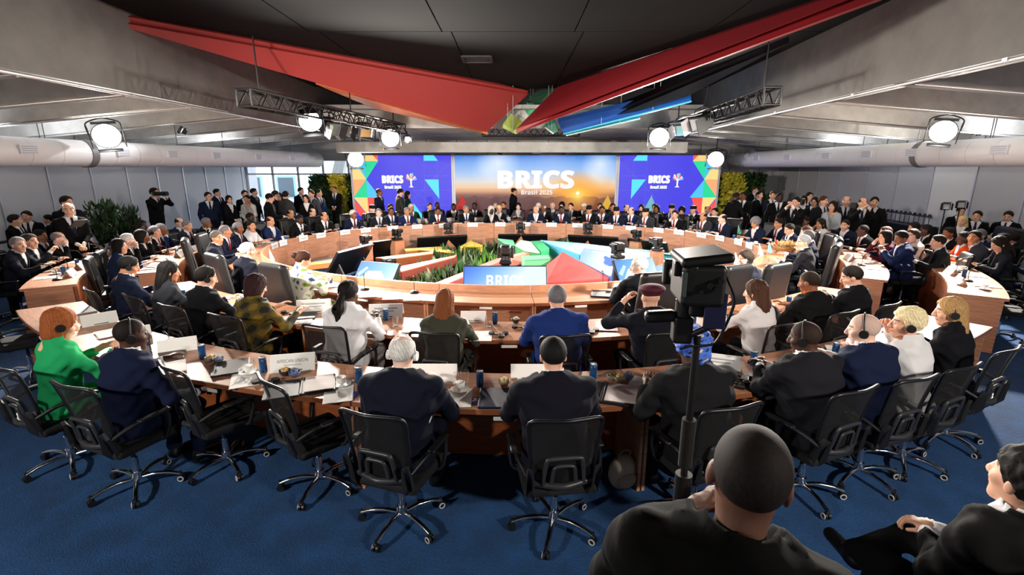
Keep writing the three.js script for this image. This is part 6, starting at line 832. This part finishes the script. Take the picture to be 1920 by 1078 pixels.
{ const h = A(1880, 866, 1.72), s = 1.02;
  person({ at: [h.x + .02, h.z + .12], turn: PI + .14, s, lod: 0, pose: { lean: .02, bulk: 1.12, wl: [.03, .74, .3], wr: [-.05, .75, .3], cl: .75, cr: .75, hp: -.1, hy: .06, legs: [[.12, .53, .42], [-.06, .62, .42], [.12, .1, .4], [.16, .5, .5]], shoeUp: 0 }, jacket: '#08080a', legs: '#08080a', skin: 'fair', hair: 'crop', hairColor: '#171312', label: 'seated dark-haired listener in black suit with white shirt and crossed legs on the carpet edge' });
  leatherChair('black chair with pale frame under the seated listener', [h.x + .03, 0, h.z + .14], PI + .14, null, .95); }
// photographer's long lens, tablet, phones in hands
{ const p = A(300, 363, 13.1); const t = thing('telephoto_camera', 'camera with long black lens raised by the press photographer', 'camera', [p.x - .12, p.y, p.z], 1.5); part('camera_body', rb(.14, .11, .08, .015), black, t); part('lens_barrel', mg([cy(.045, .06, .3, 0, 0, 0, 18).rotateX(PI / 2).translate(0, 0, .18)]), black, t); }
{ const p = A(147, 419, 8.6); const t = thing('tablet', 'dark tablet held by the white-haired reader', 'tablet', [p.x, p.y, p.z], 1.2); part('tablet_body', rb(.2, .012, .28, .005).rotateX(-.5), black, t); }
for (const [x, y, f, w] of [[1475, 382, 13.6, 'at the head of the press crowd'], [1502, 378, 12, 'of the press woman'], [1602, 385, 11.6, 'at the shoulder of the cameraman in the crowd']]) { const p = A(x, y, f), t = thing('press_camera', `black press camera raised ${w}`, 'camera', [p.x, p.y, p.z], -.7); part('camera_body', rb(.16, .13, .1, .02), black, t); part('lens_barrel', cy(.05, .06, .16, 0, 0, 0, 16).rotateX(PI / 2).translate(0, 0, .12), black, t); }
// small studio lamps on stands and the row of black desk lamps by the pale pillar
for (const [x, y, l] of [[1773, 387, 'small studio lamp on a thin stand before the pale pillar'], [1801, 384, 'second small studio lamp on a thin stand nearer the wall']]) { const p = A(x, y, 10.6), t = thing('studio_light_stand', l, 'lamp', [p.x, 0, p.z], -.5); part('pole', bar([0, .4, 0], [0, p.y, 0], .012), black, t); for (let k = 0; k < 3; k++) { const a = k * 2.094; part('leg', bar([0, .42, 0], [Math.cos(a) * .35, .01, Math.sin(a) * .35], .01), black, t); } part('housing', rb(.15, .15, .1, .02, 0, p.y, 0), black, t); part('barn_door', mg([bx(.14, .01, .1, 0, p.y + .09, .09).rotateX(0), bx(.01, .14, .1, .09, p.y, .09), bx(.01, .14, .1, -.09, p.y, .09)]), black, t); part('diffuser', bx(.11, .11, .01, 0, p.y, .056), M('#c9ced2', .4), t); }
{ const a = U(1648, 420, .8), b = U(1758, 440, .8), t = thing('press_table', 'long black draped table beneath the row of black lamps', 'table', [0, 0, 0]); const d = b.clone().sub(a), n = V(-d.z, 0, d.x).normalize().multiplyScalar(.5); part('drape', slab([V(a.x, 0, a.z), V(b.x, 0, b.z), V(b.x, .95, b.z), V(a.x, .95, a.z)], n), M('#0b0b0d', .85), t); part('table_board', slab([V(a.x, .96, a.z), V(b.x, .96, b.z), V(b.x + n.x, .96, b.z + n.z), V(a.x + n.x, .96, a.z + n.z)], V(0, .02, 0)), black, t);
  for (let k = 0; k < 13; k++) { const p = a.clone().lerp(b, (k + .5) / 13).addScaledVector(n, .4), q = thing('clip_lamp', 'small black clip lamp standing on the long draped table', 'lamp', [p.x, .98, p.z], k, 'small black lamps on the draped table'); part('stem', bar([0, 0, 0], [0, .26, 0], .008), black, q); part('foot', cy(.05, .04, .02, 0, .01, 0), black, q); part('shade', lathe([[.02, .3], [.06, .22], [.055, .22], [.015, .29]], 14), black, q); } }
// black chairs and low black drape at the aisle edge
for (const [px, py] of [[1805, 470], [1838, 478], [1868, 486], [1898, 496], [1760, 455], [1725, 448]]) { const p = U(px, py, .8); leatherChair('black upholstered chair in the row beside the aisle edge', [p.x + .9, 0, p.z - .5], Math.atan2(-p.x, -1.5), 'row of black chairs at the aisle edge', 1); }
{ const a = V(10.1, 0, -6.2), b = V(10.6, 0, -9.4); solo('low_partition', 'low black draped partition beside the black chairs', 'partition', slab([V(0, 0, 0), V(b.x - a.x, 0, b.z - a.z), V(b.x - a.x, 1.05, b.z - a.z), V(0, 1.05, 0)], V(.06, 0, 0)), M('#0a0a0c', .9), [a.x, 0, a.z]); }
// thin rail along the panelled wall
{ const t = thing('barrier_rail', 'black barrier rail along the panelled wall behind the standing men', 'rail'); part('rail', bar([-9.6, .95, -7], [-10.9, .95, -13.5], .03), black, t); for (let k = 0; k < 5; k++) part('post', bar([-9.6 - 1.3 * k / 4, 0, -7 - 6.5 * k / 4], [-9.6 - 1.3 * k / 4, .95, -7 - 6.5 * k / 4], .02), black, t); }
renderer.render(scene, camera);
